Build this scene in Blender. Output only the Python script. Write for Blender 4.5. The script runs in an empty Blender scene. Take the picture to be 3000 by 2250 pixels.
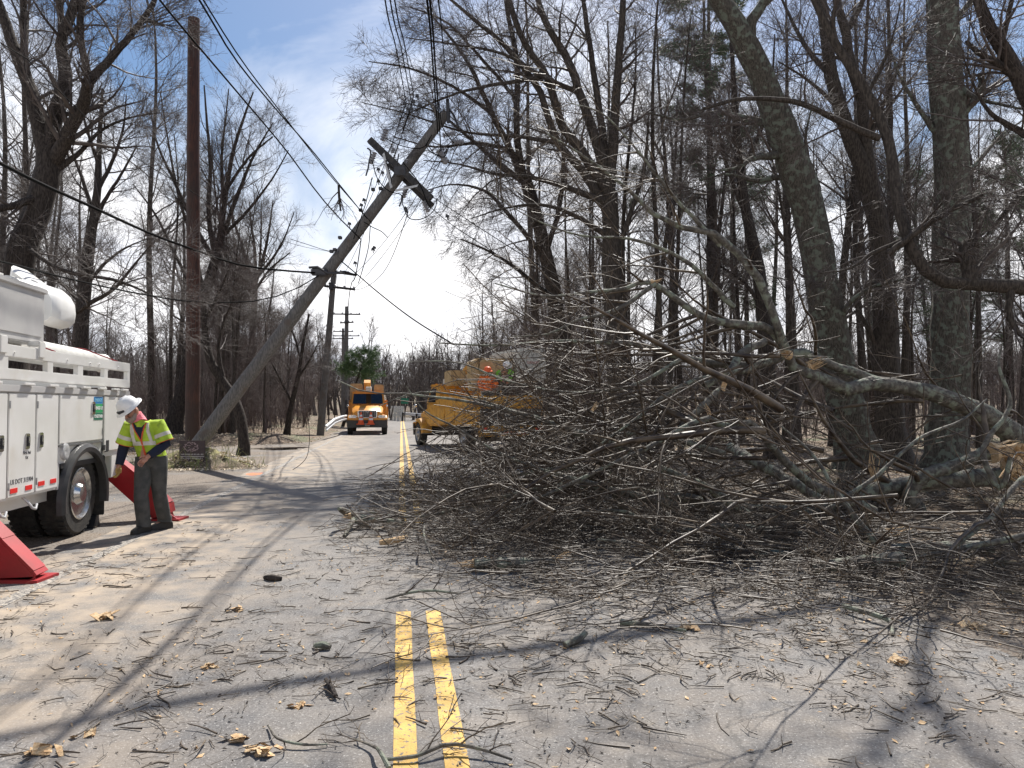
import bpy, math, random
import numpy as np
from mathutils import Vector, Matrix
rng = np.random.default_rng(7); random.seed(7)
SC = bpy.context.scene; COL = SC.collection
R = math.radians
# ---------------------------------------------------------------- camera, sky, sun, exposure
CAM_Z = 1.65; FPX = 2250.0; PITCH = math.atan((1191-1125)/FPX)
cam = bpy.data.cameras.new('camera'); cam.sensor_width = 36; cam.lens = 27.0; cam.clip_start = .05; cam.clip_end = 2000
co = bpy.data.objects.new('camera', cam); COL.objects.link(co)
co.location = (0, 0, CAM_Z); co.rotation_euler = (R(90)+PITCH, 0, 0); SC.camera = co
SC.view_settings.view_transform = 'Standard'; SC.view_settings.look = 'None'; SC.view_settings.gamma = 1
SC.view_settings.exposure = 0.72
SUN_EL, SUN_AZ = R(52), R(12)          # azimuth measured from +Y towards +X
w = bpy.data.worlds.new('World'); SC.world = w; w.use_nodes = True
N, Lk = w.node_tree.nodes, w.node_tree.links
bg = N['Background']; bg.inputs['Strength'].default_value = .1
sky = N.new('ShaderNodeTexSky'); sky.sky_type = 'NISHITA'; sky.sun_disc = False
sky.sun_elevation = SUN_EL; sky.sun_rotation = SUN_AZ; sky.air_density = 1.1; sky.dust_density = 1.2; sky.ozone_density = 1.6
def mth(op, a, b=None, c=None, nt=None):
    n = (nt or w.node_tree).nodes.new('ShaderNodeMath'); n.operation = op
    for i, v in enumerate((a, b, c)):
        if v is None: continue
        if isinstance(v, (int, float)): n.inputs[i].default_value = v
        else: (nt or w.node_tree).links.new(v, n.inputs[i])
    return n.outputs[0]
tc = N.new('ShaderNodeTexCoord'); sp = N.new('ShaderNodeSeparateXYZ'); Lk.new(tc.outputs['Generated'], sp.inputs[0])
zz = mth('ADD', mth('MAXIMUM', sp.outputs[2], 0.0), .22)
cb = N.new('ShaderNodeCombineXYZ'); Lk.new(mth('DIVIDE', sp.outputs[0], zz), cb.inputs[0]); Lk.new(mth('DIVIDE', sp.outputs[1], zz), cb.inputs[1])
mp = N.new('ShaderNodeMapping'); mp.inputs['Rotation'].default_value = (0, 0, R(35)); mp.inputs['Scale'].default_value = (1.25, .55, 1); mp.inputs['Location'].default_value = (3.1, .6, 0)
Lk.new(cb.outputs[0], mp.inputs[0])
nz = N.new('ShaderNodeTexNoise'); nz.inputs['Scale'].default_value = .9; nz.inputs['Detail'].default_value = 8; nz.inputs['Roughness'].default_value = .60; nz.inputs['Distortion'].default_value = .9
Lk.new(mp.outputs[0], nz.inputs[0])
# cloud cover grows towards the horizon
cov = mth('ADD', nz.outputs[0], mth('MULTIPLY', mth('SUBTRACT', .36, sp.outputs[2]), .95))
rp = N.new('ShaderNodeValToRGB'); rp.color_ramp.elements[0].position = .39; rp.color_ramp.elements[1].position = .62
Lk.new(cov, rp.inputs[0])
nz2 = N.new('ShaderNodeTexNoise'); nz2.inputs['Scale'].default_value = 2.2; nz2.inputs['Detail'].default_value = 6; Lk.new(mp.outputs[0], nz2.inputs[0])
cr = N.new('ShaderNodeValToRGB'); cr.color_ramp.elements[0].color = (5.9, 6.1, 6.7, 1); cr.color_ramp.elements[1].color = (8.8, 8.7, 8.8, 1)
cr.color_ramp.elements[0].position = .34; cr.color_ramp.elements[1].position = .56; Lk.new(nz2.outputs[0], cr.inputs[0])
hs = N.new('ShaderNodeHueSaturation'); hs.inputs['Saturation'].default_value = 1.3; hs.inputs['Value'].default_value = .66; Lk.new(sky.outputs[0], hs.inputs['Color'])
mx = N.new('ShaderNodeMixRGB'); Lk.new(rp.outputs[0], mx.inputs[0]); Lk.new(hs.outputs[0], mx.inputs[1]); Lk.new(cr.outputs[0], mx.inputs[2])
Lk.new(mx.outputs[0], bg.inputs[0])
sl = bpy.data.lights.new('sun', 'SUN'); sl.energy = 4.6; sl.angle = R(.53); sl.color = (1, .955, .89)
so = bpy.data.objects.new('sun', sl); COL.objects.link(so); so.location = (20, 60, 80)
sd = Vector((math.sin(SUN_AZ)*math.cos(SUN_EL), math.cos(SUN_AZ)*math.cos(SUN_EL), math.sin(SUN_EL)))
so.rotation_euler = sd.to_track_quat('Z', 'Y').to_euler()
# ---------------------------------------------------------------- picture <-> world
ca, sa = math.cos(PITCH), math.sin(PITCH)
def ray(u, v):
    x = (u-1500)/FPX; y = (1125-v)/FPX
    return x, ca-y*sa, sa+y*ca
def P(u, v, Y):
    x, y, z = ray(u, v); k = Y/y
    return Vector((x*k, Y, CAM_Z+z*k))
def G(u, v, z0=0.0):
    x, y, z = ray(u, v); k = (z0-CAM_Z)/z
    return Vector((x*k, y*k, z0))
TH = math.atan(.1444)                    # the road runs this much to the left of +Y
RX, RY = Vector((math.cos(TH), math.sin(TH), 0)), Vector((-math.sin(TH), math.cos(TH), 0))
RO = Vector((.147*math.cos(TH)**2, .147*math.sin(TH)*math.cos(TH), 0))
def rd(s, t, z=0): return RO + RX*s + RY*t + Vector((0, 0, z))
def lat(x, y): return (x-RO.x)*RX.x + (y-RO.y)*RX.y
# ---------------------------------------------------------------- materials
def mat(name, col, rough=.7, metal=0, col2=None, scale=8, lo=.4, hi=.6, detail=6, bump=0, bscale=40, stretch=(1,1,1), col3=None, scale3=3, lo3=.55, hi3=.62, spec=.5, voro=False):
    m = bpy.data.materials.new(name); m.use_nodes = True; nt = m.node_tree; n, l = nt.nodes, nt.links
    b = n['Principled BSDF']; b.inputs['Roughness'].default_value = rough; b.inputs['Metallic'].default_value = metal
    b.inputs['Specular IOR Level'].default_value = spec
    b.inputs['Base Color'].default_value = (*col, 1)
    t = n.new('ShaderNodeTexCoord'); q = n.new('ShaderNodeMapping'); q.inputs['Scale'].default_value = stretch; l.new(t.outputs['Object'], q.inputs[0])
    last = None
    if col2:
        z = n.new('ShaderNodeTexNoise'); z.inputs['Scale'].default_value = scale; z.inputs['Detail'].default_value = detail; l.new(q.outputs[0], z.inputs[0])
        r = n.new('ShaderNodeValToRGB'); r.color_ramp.elements[0].position = lo; r.color_ramp.elements[1].position = hi
        r.color_ramp.elements[0].color = (*col, 1); r.color_ramp.elements[1].color = (*col2, 1); l.new(z.outputs[0], r.inputs[0]); last = r.outputs[0]
    if col3:
        z = n.new('ShaderNodeTexNoise'); z.inputs['Scale'].default_value = scale3; z.inputs['Detail'].default_value = 5; l.new(t.outputs['Object'], z.inputs[0])
        r = n.new('ShaderNodeValToRGB'); r.color_ramp.elements[0].position = lo3; r.color_ramp.elements[1].position = hi3; l.new(z.outputs[0], r.inputs[0])
        x = n.new('ShaderNodeMixRGB'); l.new(r.outputs[0], x.inputs[0])
        if last: l.new(last, x.inputs[1])
        else: x.inputs[1].default_value = (*col, 1)
        x.inputs[2].default_value = (*col3, 1); last = x.outputs[0]
    if last: l.new(last, b.inputs['Base Color'])
    if bump:
        if voro: z = n.new('ShaderNodeTexVoronoi'); z.inputs['Scale'].default_value = bscale; z.feature = 'DISTANCE_TO_EDGE'
        else: z = n.new('ShaderNodeTexNoise'); z.inputs['Scale'].default_value = bscale; z.inputs['Detail'].default_value = 5
        l.new(q.outputs[0], z.inputs[0])
        u = n.new('ShaderNodeBump'); u.inputs['Strength'].default_value = bump; u.inputs['Distance'].default_value = .02
        l.new(z.outputs[0], u.inputs['Height']); l.new(u.outputs[0], b.inputs['Normal'])
    return m
M = {}
M['bark'] = mat('bark', (.045,.04,.033), .9, col2=(.10,.09,.074), scale=9, bump=.9, bscale=7, stretch=(5,5,1), col3=(.13,.145,.115), scale3=7, lo3=.52, hi3=.60, spec=.3)
M['bark_dark'] = mat('bark_dark', (.024,.019,.016), .9, col2=(.06,.048,.04), scale=8, bump=.8, bscale=9, stretch=(4,4,1), spec=.3)
M['bark_mid'] = mat('bark_mid', (.034,.028,.023), .9, col2=(.078,.064,.053), scale=8, bump=.6, bscale=9, stretch=(4,4,1), spec=.3)
M['bark_fallen'] = mat('bark_fallen', (.07,.061,.048), .75, col2=(.15,.134,.108), scale=14, bump=.9, bscale=30, col3=(.20,.215,.16), scale3=7, lo3=.5, hi3=.6)
M['twig'] = mat('twig', (.05,.037,.032), .65, col2=(.10,.08,.07), scale=3)
M['twig_fallen'] = mat('twig_fallen', (.038,.024,.015), .52, col2=(.145,.108,.07), scale=5, lo=.40, hi=.66, spec=.5)  # tone contrast widened to stand in for shaded gaps and highlights
M['twig_red'] = mat('twig_red', (.085,.055,.05), .7, col2=(.13,.10,.09), scale=1.5)
M['needles'] = mat('needles', (.05,.10,.03), .55, col2=(.11,.19,.06), scale=4)
M['needles_pale'] = mat('needles_pale', (.07,.11,.06), .55, col2=(.14,.19,.11), scale=4)
M['splinter'] = mat('splinter', (.50,.31,.15), .8, col2=(.66,.49,.29), scale=20, bump=.6, bscale=60, stretch=(1,1,6))
M['leaf'] = mat('leaf', (.30,.20,.12), .7, col2=(.52,.40,.28), scale=6)
M['leaf_pale'] = mat('leaf_pale', (.50,.40,.28), .7, col2=(.65,.55,.40), scale=6)
M['pole_old'] = mat('pole_old', (.095,.09,.085), .85, col2=(.17,.16,.15), scale=10, bump=.5, bscale=22, stretch=(4,4,.5), col3=(.12,.10,.085), scale3=2.5, lo3=.56, hi3=.66)
M['pole_new'] = mat('pole_new', (.035,.013,.008), .65, col2=(.085,.029,.015), scale=8, bump=.5, bscale=20, stretch=(6,6,.4), col3=(.035,.016,.01), scale3=1.2, lo3=.48, hi3=.66)
M['creosote'] = mat('creosote', (.022,.02,.02), .7, col2=(.05,.045,.04), scale=12)
M['wire'] = mat('wire', (.008,.008,.008), .85, spec=.08)
M['steel'] = mat('steel', (.30,.30,.30), .45, .7, col2=(.42,.42,.42), scale=30)
M['galv'] = mat('galv', (.50,.51,.52), .5, .4, col2=(.62,.62,.62), scale=30)
M['iron'] = mat('iron', (.05,.05,.055), .5, .5)
M['porcelain'] = mat('porcelain', (.28,.28,.30), .25)
M['white'] = mat('white_paint', (.78,.77,.74), .32, col2=(.72,.71,.67), scale=2.2, col3=(.66,.63,.56), scale3=1.6, lo3=.58, hi3=.75)
M['grey_paint'] = mat('grey_paint', (.48,.47,.46), .4, col2=(.54,.53,.51), scale=3)
M['seam'] = mat('seam', (.12,.12,.12), .7)
M['red'] = mat('red_paint', (.36,.012,.018), .5, col2=(.28,.014,.016), scale=4, col3=(.22,.03,.03), scale3=9, lo3=.66, hi3=.72)
M['orange'] = mat('orange_paint', (.80,.34,.03), .35, col2=(.70,.28,.02), scale=4)
M['yellow'] = mat('yellow_paint', (.66,.34,.04), .45, col2=(.52,.25,.03), scale=4, col3=(.25,.13,.04), scale3=8, lo3=.6, hi3=.7)
M['cream'] = mat('cream_paint', (.50,.37,.20), .5, col2=(.40,.28,.14), scale=5)
M['fibre'] = mat('fibre', (.62,.61,.57), .5, col2=(.52,.51,.47), scale=5)
M['black'] = mat('black_rubber', (.018,.018,.018), .75, col2=(.04,.037,.033), scale=14, bump=.3, bscale=40)
M['fender'] = mat('fender_plastic', (.035,.035,.036), .45, col2=(.05,.05,.05), scale=8)
M['chrome'] = mat('chrome', (.62,.62,.62), .22, .9, col2=(.5,.49,.47), scale=6)
M['glass'] = mat('glass_dark', (.012,.015,.018), .08, spec=.8)
M['reflector'] = mat('reflector', (.75,.03,.025), .35)
M['amber'] = mat('amber', (.8,.3,.02), .3)
M['blue'] = mat('decal_blue', (.02,.22,.52), .5); M['green'] = mat('decal_green', (.03,.36,.13), .5); M['dgreen'] = mat('decal_deep_green', (.01,.16,.09), .5)
M['print'] = mat('print_white', (.8,.8,.8), .5); M['ink'] = mat('ink', (.05,.05,.06), .6)
M['hivis'] = mat('hivis', (.42,.58,.04), .8, col2=(.30,.44,.03), scale=9, bump=.6, bscale=14, col3=(.10,.13,.03), scale3=8, lo3=.62, hi3=.75)
M['hivis_green'] = mat('hivis_green', (.28,.75,.07), .8); M['hivis_orange'] = mat('hivis_orange', (.85,.18,.03), .8)
M['tape'] = mat('tape', (.62,.60,.54), .45, col2=(.50,.47,.40), scale=12); M['trim'] = mat('trim', (.6,.10,.03), .7)
M['navy'] = mat('navy_cloth', (.012,.016,.035), .9, bump=.5, bscale=16); M['jeans'] = mat('trousers', (.05,.052,.05), .9, col2=(.08,.08,.075), scale=9, bump=.8, bscale=12)
M['skin'] = mat('skin', (.42,.21,.145), .55); M['beard'] = mat('beard', (.27,.21,.18), .9); M['pink'] = mat('pink_cloth', (.85,.25,.30), .85, bump=.5, bscale=30)
M['glove'] = mat('glove', (.52,.34,.10), .8, col2=(.30,.18,.06), scale=12); M['helmet'] = mat('helmet', (.78,.78,.76), .3); M['boot'] = mat('boot', (.02,.018,.016), .6)
M['cone'] = mat('cone_orange', (.85,.13,.03), .5)
def ground_mat(name, kind):
    m = bpy.data.materials.new(name); m.use_nodes = True; nt = m.node_tree; n, l = nt.nodes, nt.links
    b = n['Principled BSDF']; b.inputs['Roughness'].default_value = .85; b.inputs['Specular IOR Level'].default_value = .35
    t = n.new('ShaderNodeTexCoord'); O = t.outputs['Object']
    def noise(sc, det=6, st=None, rough=.6):
        z = n.new('ShaderNodeTexNoise'); z.inputs['Scale'].default_value = sc; z.inputs['Detail'].default_value = det; z.inputs['Roughness'].default_value = rough
        if st:
            q = n.new('ShaderNodeMapping'); q.inputs['Rotation'].default_value = (0,0,-TH); q.inputs['Scale'].default_value = st; l.new(O, q.inputs[0]); l.new(q.outputs[0], z.inputs[0])
        else: l.new(O, z.inputs[0])
        return z.outputs[0]
    def ramp(v, a, c, c0=(0,0,0), c1=(1,1,1)):
        r = n.new('ShaderNodeValToRGB'); r.color_ramp.elements[0].position = a; r.color_ramp.elements[1].position = c
        r.color_ramp.elements[0].color = (*c0,1); r.color_ramp.elements[1].color = (*c1,1); l.new(v, r.inputs[0]); return r.outputs[0]
    def mix(f, a, c, typ='MIX'):
        x = n.new('ShaderNodeMixRGB'); x.blend_type = typ
        for i, v in enumerate((f, a, c)):
            if isinstance(v, tuple): x.inputs[i].default_value = (*v, 1)
            elif isinstance(v, (int, float)): x.inputs[i].default_value = v
            else: l.new(v, x.inputs[i])
        return x.outputs[0]
    vm = n.new('ShaderNodeVectorMath'); vm.operation = 'DOT_PRODUCT'; l.new(O, vm.inputs[0]); vm.inputs[1].default_value = tuple(RX)
    s = mth('SUBTRACT', vm.outputs['Value'], RO.dot(RX), nt=nt)          # lateral distance from the centre line
    def band(centre, half, soft):
        d = mth('ABSOLUTE', mth('SUBTRACT', s, centre, nt=nt), nt=nt)
        return mth('SUBTRACT', 1.0, mth('SMOOTHSTEP' if False else 'MINIMUM', mth('DIVIDE', mth('MAXIMUM', mth('SUBTRACT', d, half, nt=nt), 0.0, nt=nt), soft, nt=nt), 1.0, nt=nt), nt=nt)
    v = n.new('ShaderNodeTexVoronoi'); v.inputs['Scale'].default_value = 75; l.new(O, v.inputs[0])
    if kind == 'asphalt':
        base = ramp(noise(1.1, 8, (1,.35,1)), .32, .68, (.245,.236,.225), (.34,.327,.31))
        base = mix(ramp(noise(60, 3), .35, .65), mix(1, base, (.55,.55,.56), 'MULTIPLY'), base)
        base = mix(ramp(noise(.55, 9, (1,.25,1)), .50, .60), base, mix(1, base, (.80,.80,.82), 'MULTIPLY')); base = mix(ramp(noise(3.5, 9), .56, .66), base, mix(1, base, (1.18,1.13,1.05), 'MULTIPLY'))
        base = mix(1, base, ramp(noise(11, 10, None, .78), .30, .70, (.70,.70,.71), (1.0,1.0,1.0)), 'MULTIPLY'); base = mix(1, base, ramp(noise(75, 4, None, .8), .36, .60, (.62,.62,.62), (1.0,1.0,1.0)), 'MULTIPLY')
        ag = ramp(v.outputs['Distance'], .16, .38, (1,1,1), (0,0,0))
        pick = ramp(noise(45, 2), .52, .60)
        base = mix(mix(1, ag, pick, 'MULTIPLY'), base, (.46,.445,.42))
        dust = mix(1, ramp(noise(2.3, 8), .35, .62), mth('MULTIPLY', mth('ADD', band(-3.6, .6, 2.0), mth('MULTIPLY', band(1.5, 1.2, 4.0), .28, nt=nt), nt=nt), .95, nt=nt), 'MULTIPLY')
        base = mix(dust, base, (.40,.325,.245))
        # worn cracks
        vc = n.new('ShaderNodeTexVoronoi'); vc.feature = 'DISTANCE_TO_EDGE'; vc.inputs['Scale'].default_value = .45; vc.inputs['Randomness'].default_value = 1
        wv = n.new('ShaderNodeVectorMath'); wv.operation = 'ADD'; nn = n.new('ShaderNodeTexNoise'); nn.inputs['Scale'].default_value = 1.4; nn.inputs['Detail'].default_value = 8; l.new(O, nn.inputs[0])
        l.new(O, wv.inputs[0]); l.new(nn.outputs['Color'], wv.inputs[1]); l.new(wv.outputs[0], vc.inputs[0])
        base = mix(ramp(vc.outputs['Distance'], .002, .008, (.4,.4,.4), (0,0,0)), base, (.045,.043,.04))
        hgt = noise(130, 4)
    elif kind == 'dirt':
        base = ramp(noise(1.4, 10, (1,.4,1)), .3, .7, (.085,.06,.045), (.21,.165,.125))
        base = mix(ramp(noise(35, 6), .45, .62), base, (.28,.25,.21)); base = mix(ramp(noise(.6, 6), .5, .62), base, (.19,.175,.16))
        hgt = noise(22, 8)
    else:
        base = ramp(noise(2.2, 10), .3, .7, (.065,.045,.03), (.16,.112,.075))
        base = mix(ramp(noise(24, 4), .48, .60), base, (.27,.20,.135)); base = mix(ramp(noise(.35, 4), .52, .66), base, (.09,.10,.045))
        hgt = noise(14, 8)
    l.new(base, b.inputs['Base Color'])
    u = n.new('ShaderNodeBump'); u.inputs['Strength'].default_value = .5 if kind == 'asphalt' else .8; u.inputs['Distance'].default_value = .006 if kind == 'asphalt' else .04
    l.new(hgt, u.inputs['Height']); l.new(u.outputs[0], b.inputs['Normal'])
    return m
M['asphalt'] = ground_mat('asphalt', 'asphalt'); M['dirt'] = ground_mat('dirt', 'dirt'); M['forest_floor'] = ground_mat('forest_floor', 'leaves')
def paint_mat(name, col, wear):
    m = mat(name, col, .7, col2=tuple(c*.78 for c in col), scale=5, bump=.3, bscale=90)
    n, l = m.node_tree.nodes, m.node_tree.links; b = n['Principled BSDF']; src = b.inputs['Base Color'].links[0].from_socket
    t = n.new('ShaderNodeTexCoord'); z = n.new('ShaderNodeTexNoise'); z.inputs['Scale'].default_value = 26; z.inputs['Detail'].default_value = 9; z.inputs['Roughness'].default_value = .7; l.new(t.outputs['Object'], z.inputs[0])
    r = n.new('ShaderNodeValToRGB'); r.color_ramp.elements[0].position = wear; r.color_ramp.elements[1].position = wear+.05; l.new(z.outputs[0], r.inputs[0])
    x = n.new('ShaderNodeMixRGB'); l.new(r.outputs[0], x.inputs[0]); l.new(src, x.inputs[1]); x.inputs[2].default_value = (.15,.14,.13,1); l.new(x.outputs[0], b.inputs['Base Color'])
    return m
M['line_yellow'] = paint_mat('line_yellow', (.70,.43,.10), .545)
M['line_white'] = paint_mat('line_white', (.50,.45,.38), .45)
# ---------------------------------------------------------------- object helpers
def tag(o, label=None, cat=None, group=None, kind=None):
    if label: o['label'] = label
    if cat: o['category'] = cat
    if group: o['group'] = group
    if kind: o['kind'] = kind
    return o
def empty(name, loc=(0,0,0), rz=0, label=None, cat=None, group=None):
    o = bpy.data.objects.new(name, None); COL.objects.link(o); o.empty_display_size = .2
    o.location = loc; o.rotation_euler = (0,0,rz); o.matrix_world = Matrix.LocRotScale(Vector(loc), o.rotation_euler.to_quaternion(), None)
    return tag(o, label, cat, group)
def link(name, me, parent=None, world=False):
    o = bpy.data.objects.new(name, me); COL.objects.link(o)
    if parent:
        o.parent = parent
        if world and parent.parent is None:      # vertices are given in world coordinates
            o.matrix_parent_inverse = Matrix.LocRotScale(parent.location, parent.rotation_euler.to_quaternion(), None).inverted()
    return o
def np_mesh(name, V, F, material, smooth=True):
    me = bpy.data.meshes.new(name); V = np.asarray(V, np.float32); F = np.asarray(F, np.int32)
    me.vertices.add(len(V)); me.vertices.foreach_set('co', V.ravel())
    k = F.shape[1]; me.loops.add(F.size); me.loops.foreach_set('vertex_index', F.ravel())
    me.polygons.add(len(F)); me.polygons.foreach_set('loop_start', np.arange(len(F), dtype=np.int32)*k); me.polygons.foreach_set('loop_total', np.full(len(F), k, np.int32))
    me.polygons.foreach_set('use_smooth', np.full(len(F), smooth)); me.update(calc_edges=True); me.validate(); me.materials.append(material)
    return me
def tubes(Pt, Rd, n):                    # Pt [N,K,3], Rd [N,K]
    Nn, K, _ = Pt.shape
    T = np.gradient(Pt, axis=1); T /= np.linalg.norm(T, axis=2, keepdims=True)+1e-9
    o = Pt[:, -1]-Pt[:, 0]; ref = np.zeros_like(o); ref[np.arange(Nn), np.argmin(np.abs(o), axis=1)] = 1
    A = np.cross(T, ref[:, None, :]); A /= np.linalg.norm(A, axis=2, keepdims=True)+1e-9; B = np.cross(T, A)
    an = np.arange(n)/n*2*math.pi
    V = Pt[:, :, None, :] + Rd[:, :, None, None]*(A[:, :, None, :]*np.cos(an)[None, None, :, None] + B[:, :, None, :]*np.sin(an)[None, None, :, None])
    b = (np.arange(Nn)*K*n)[:, None, None]; k = (np.arange(K-1)*n)[None, :, None]; i = np.arange(n)[None, None, :]; j = (i+1) % n
    F = np.stack([b+k+i, b+k+j, b+k+n+j, b+k+n+i], axis=-1).reshape(-1, 4)
    return V.reshape(-1, 3), F
def cat(parts):
    Vs, Fs, o = [], [], 0
    for V, F in parts: Vs.append(V); Fs.append(F+o); o += len(V)
    return np.concatenate(Vs), np.concatenate(Fs)
class MB:
    def __init__(s): s.v = []; s.f = []; s.m = []
    def add(s, vs, fs, mi=0):
        o = len(s.v); s.v += [tuple(v) for v in vs]; s.f += [tuple(i+o for i in f) for f in fs]; s.m += [mi]*len(fs); return s
    def box(s, x0, x1, y0, y1, z0, z1, b=0, mi=0):
        x0, x1 = min(x0,x1), max(x0,x1); y0, y1 = min(y0,y1), max(y0,y1); z0, z1 = min(z0,z1), max(z0,z1)
        if b <= 0:
            return s.add([(x0,y0,z0),(x1,y0,z0),(x1,y1,z0),(x0,y1,z0),(x0,y0,z1),(x1,y0,z1),(x1,y1,z1),(x0,y1,z1)], [(3,2,1,0),(4,5,6,7),(0,1,5,4),(1,2,6,5),(2,3,7,6),(3,0,4,7)], mi)
        b = min(b, (x1-x0)/2.01, (y1-y0)/2.01, (z1-z0)/2.01)
        import bmesh
        bm = bmesh.new(); bmesh.ops.create_cube(bm, size=1)
        for v in bm.verts: v.co = Vector(((x0+x1)/2+v.co.x*(x1-x0), (y0+y1)/2+v.co.y*(y1-y0), (z0+z1)/2+v.co.z*(z1-z0)))
        bmesh.ops.bevel(bm, geom=bm.edges[:], offset=b, segments=2, affect='EDGES'); bm.verts.index_update()
        s.add([v.co[:] for v in bm.verts], [[v.index for v in f.verts] for f in bm.faces], mi); bm.free(); return s
    def prism(s, poly, ext, mi=0):       # poly: 3-D points, ext: vector
        n = len(poly); e = Vector(ext); a = [Vector(p) for p in poly]
        return s.add(a+[p+e for p in a], [tuple(range(n))[::-1], tuple(range(n, 2*n))]+[(i, (i+1)%n, n+(i+1)%n, n+i) for i in range(n)], mi)
    def tube(s, pts, rad, n=8, mi=0, cap=True, ell=None):
        pts = [Vector(p) for p in pts]; K = len(pts)
        if isinstance(rad, (int, float)): rad = [rad]*K
        vs = []; A = None
        for i, p in enumerate(pts):
            t = (pts[min(i+1, K-1)]-pts[max(i-1, 0)]).normalized()
            if A is None:
                ref = Vector((1,0,0)) if abs(t.x) < .8 else Vector((0,1,0)); A = (ref-t*ref.dot(t)).normalized()
            else: A = (A-t*A.dot(t)).normalized()
            B = t.cross(A)
            e = 1 if ell is None else (ell[i] if isinstance(ell, (list, tuple)) else ell)
            for k in range(n):
                a = 2*math.pi*k/n; vs.append(p+A*math.cos(a)*rad[i]+B*math.sin(a)*rad[i]*e)
        fs = [(i*n+k, i*n+(k+1)%n, (i+1)*n+(k+1)%n, (i+1)*n+k) for i in range(K-1) for k in range(n)]
        if cap: fs += [tuple(range(n))[::-1], tuple(range((K-1)*n, K*n))]
        return s.add(vs, fs, mi)
    def cyl(s, a, b, r, r2=None, n=12, mi=0): return s.tube([a, b], [r, r if r2 is None else r2], n, mi)
    def sphere(s, c, rx, ry=None, rz=None, n=12, mi=0):
        ry = ry or rx; rz = rz or rx; c = Vector(c); m_ = max(4, n//2); vs = [c+Vector((0,0,rz))]
        for i in range(1, m_):
            p = math.pi*i/m_
            for k in range(n):
                a = 2*math.pi*k/n; vs.append(c+Vector((rx*math.sin(p)*math.cos(a), ry*math.sin(p)*math.sin(a), rz*math.cos(p))))
        vs.append(c-Vector((0,0,rz))); e = len(vs)-1
        fs = [(0, 1+k, 1+(k+1)%n) for k in range(n)]
        for i in range(m_-2): fs += [(1+i*n+k, 1+(i+1)*n+k, 1+(i+1)*n+(k+1)%n, 1+i*n+(k+1)%n) for k in range(n)]
        fs += [(e, 1+(m_-2)*n+(k+1)%n, 1+(m_-2)*n+k) for k in range(n)]
        return s.add(vs, fs, mi)
    def lathe(s, c, prof, axis='z', n=20, mi=0):   # prof: (r, h)
        c = Vector(c); vs = []
        for r, h in prof:
            for k in range(n):
                a = 2*math.pi*k/n; x, y = r*math.cos(a), r*math.sin(a)
                vs.append(c+(Vector((x,y,h)) if axis == 'z' else Vector((h,x,y)) if axis == 'x' else Vector((x,h,y))))
        K = len(prof); fs = [(i*n+k, i*n+(k+1)%n, (i+1)*n+(k+1)%n, (i+1)*n+k) for i in range(K-1) for k in range(n)]
        fs += [tuple(range(n))[::-1], tuple(range((K-1)*n, K*n))]
        return s.add(vs, fs, mi)
    def build(s, name, mats, parent=None, world=False, smooth=None):
        me = bpy.data.meshes.new(name); me.from_pydata(s.v, [], s.f)
        for m in (mats if isinstance(mats, (list, tuple)) else [mats]): me.materials.append(m)
        me.polygons.foreach_set('material_index', s.m)
        import bmesh
        bm = bmesh.new(); bm.from_mesh(me); bmesh.ops.recalc_face_normals(bm, faces=bm.faces[:])
        for e in bm.edges:
            if len(e.link_faces) == 2 and e.calc_face_angle(0) > R(38): e.smooth = False
        for f in bm.faces: f.smooth = True
        bm.to_mesh(me); bm.free()
        return link(name, me, parent, world)
def text(name, body, size, material, M4, parent=None, world=False, bold=0):
    cu = bpy.data.curves.new(name, 'FONT'); cu.body = body; cu.size = size; cu.align_x = 'CENTER'; cu.align_y = 'CENTER'; cu.extrude = .0015; cu.offset = bold; cu.resolution_u = 2
    o = bpy.data.objects.new(name, cu); COL.objects.link(o); dg = bpy.context.evaluated_depsgraph_get(); me = bpy.data.meshes.new_from_object(o.evaluated_get(dg))
    bpy.data.objects.remove(o); me.transform(M4); me.materials.clear(); me.materials.append(material); return link(name, me, parent, world)
# ---------------------------------------------------------------- terrain, road, verges
def sst(a, b, x):
    t = np.clip((x-a)/(b-a), 0, 1); return t*t*(3-2*t)
def wob(x, y, f=1.0, p=0.0): return (np.sin(x*f*1.3+p)+np.sin(y*f*.9+1.7*p+2)+np.sin((x+y)*f*2.1+p*3)*.5+np.sin((x-y*1.3)*f*3.7+1)*.25)/2.75
def height(x, y):
    s = (x-RO.x)*RX.x+(y-RO.y)*RX.y; t = (x-RO.x)*RY.x+(y-RO.y)*RY.y
    el = -9.6+5.2*sst(30, 38, t)                                   # where the left bank begins
    left = sst(0, 2.2, el-s)*(.42+.16*wob(x, y, .8))+sst(2, 14, el-s)*.35*sst(40, 60, t)
    right = sst(4.4, 8, s)*(.10+.12*wob(x, y, .6, 2))
    far = sst(110, 330, np.hypot(x, y))*(9+4*wob(x, y, .012, 1))
    return left+right+far-.02
def hz(x, y): return float(height(np.array(x, float), np.array(y, float)))
gx = np.sinh(np.linspace(-3.3, 3.3, 170))*22; gy = np.concatenate([np.linspace(-25, 60, 120), 60+np.expm1(np.linspace(0.02, 3.2, 60))*16])
X, Y = np.meshgrid(gx, gy); Z = height(X, Y); nx, ny = len(gx), len(gy)
idx = np.arange(nx*ny).reshape(ny, nx)
tag(link('ground', np_mesh('ground', np.stack([X, Y, Z], -1).reshape(-1, 3), np.stack([idx[:-1,:-1], idx[:-1,1:], idx[1:,1:], idx[1:,:-1]], -1).reshape(-1, 4), M['forest_floor'])), kind='structure')
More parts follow.
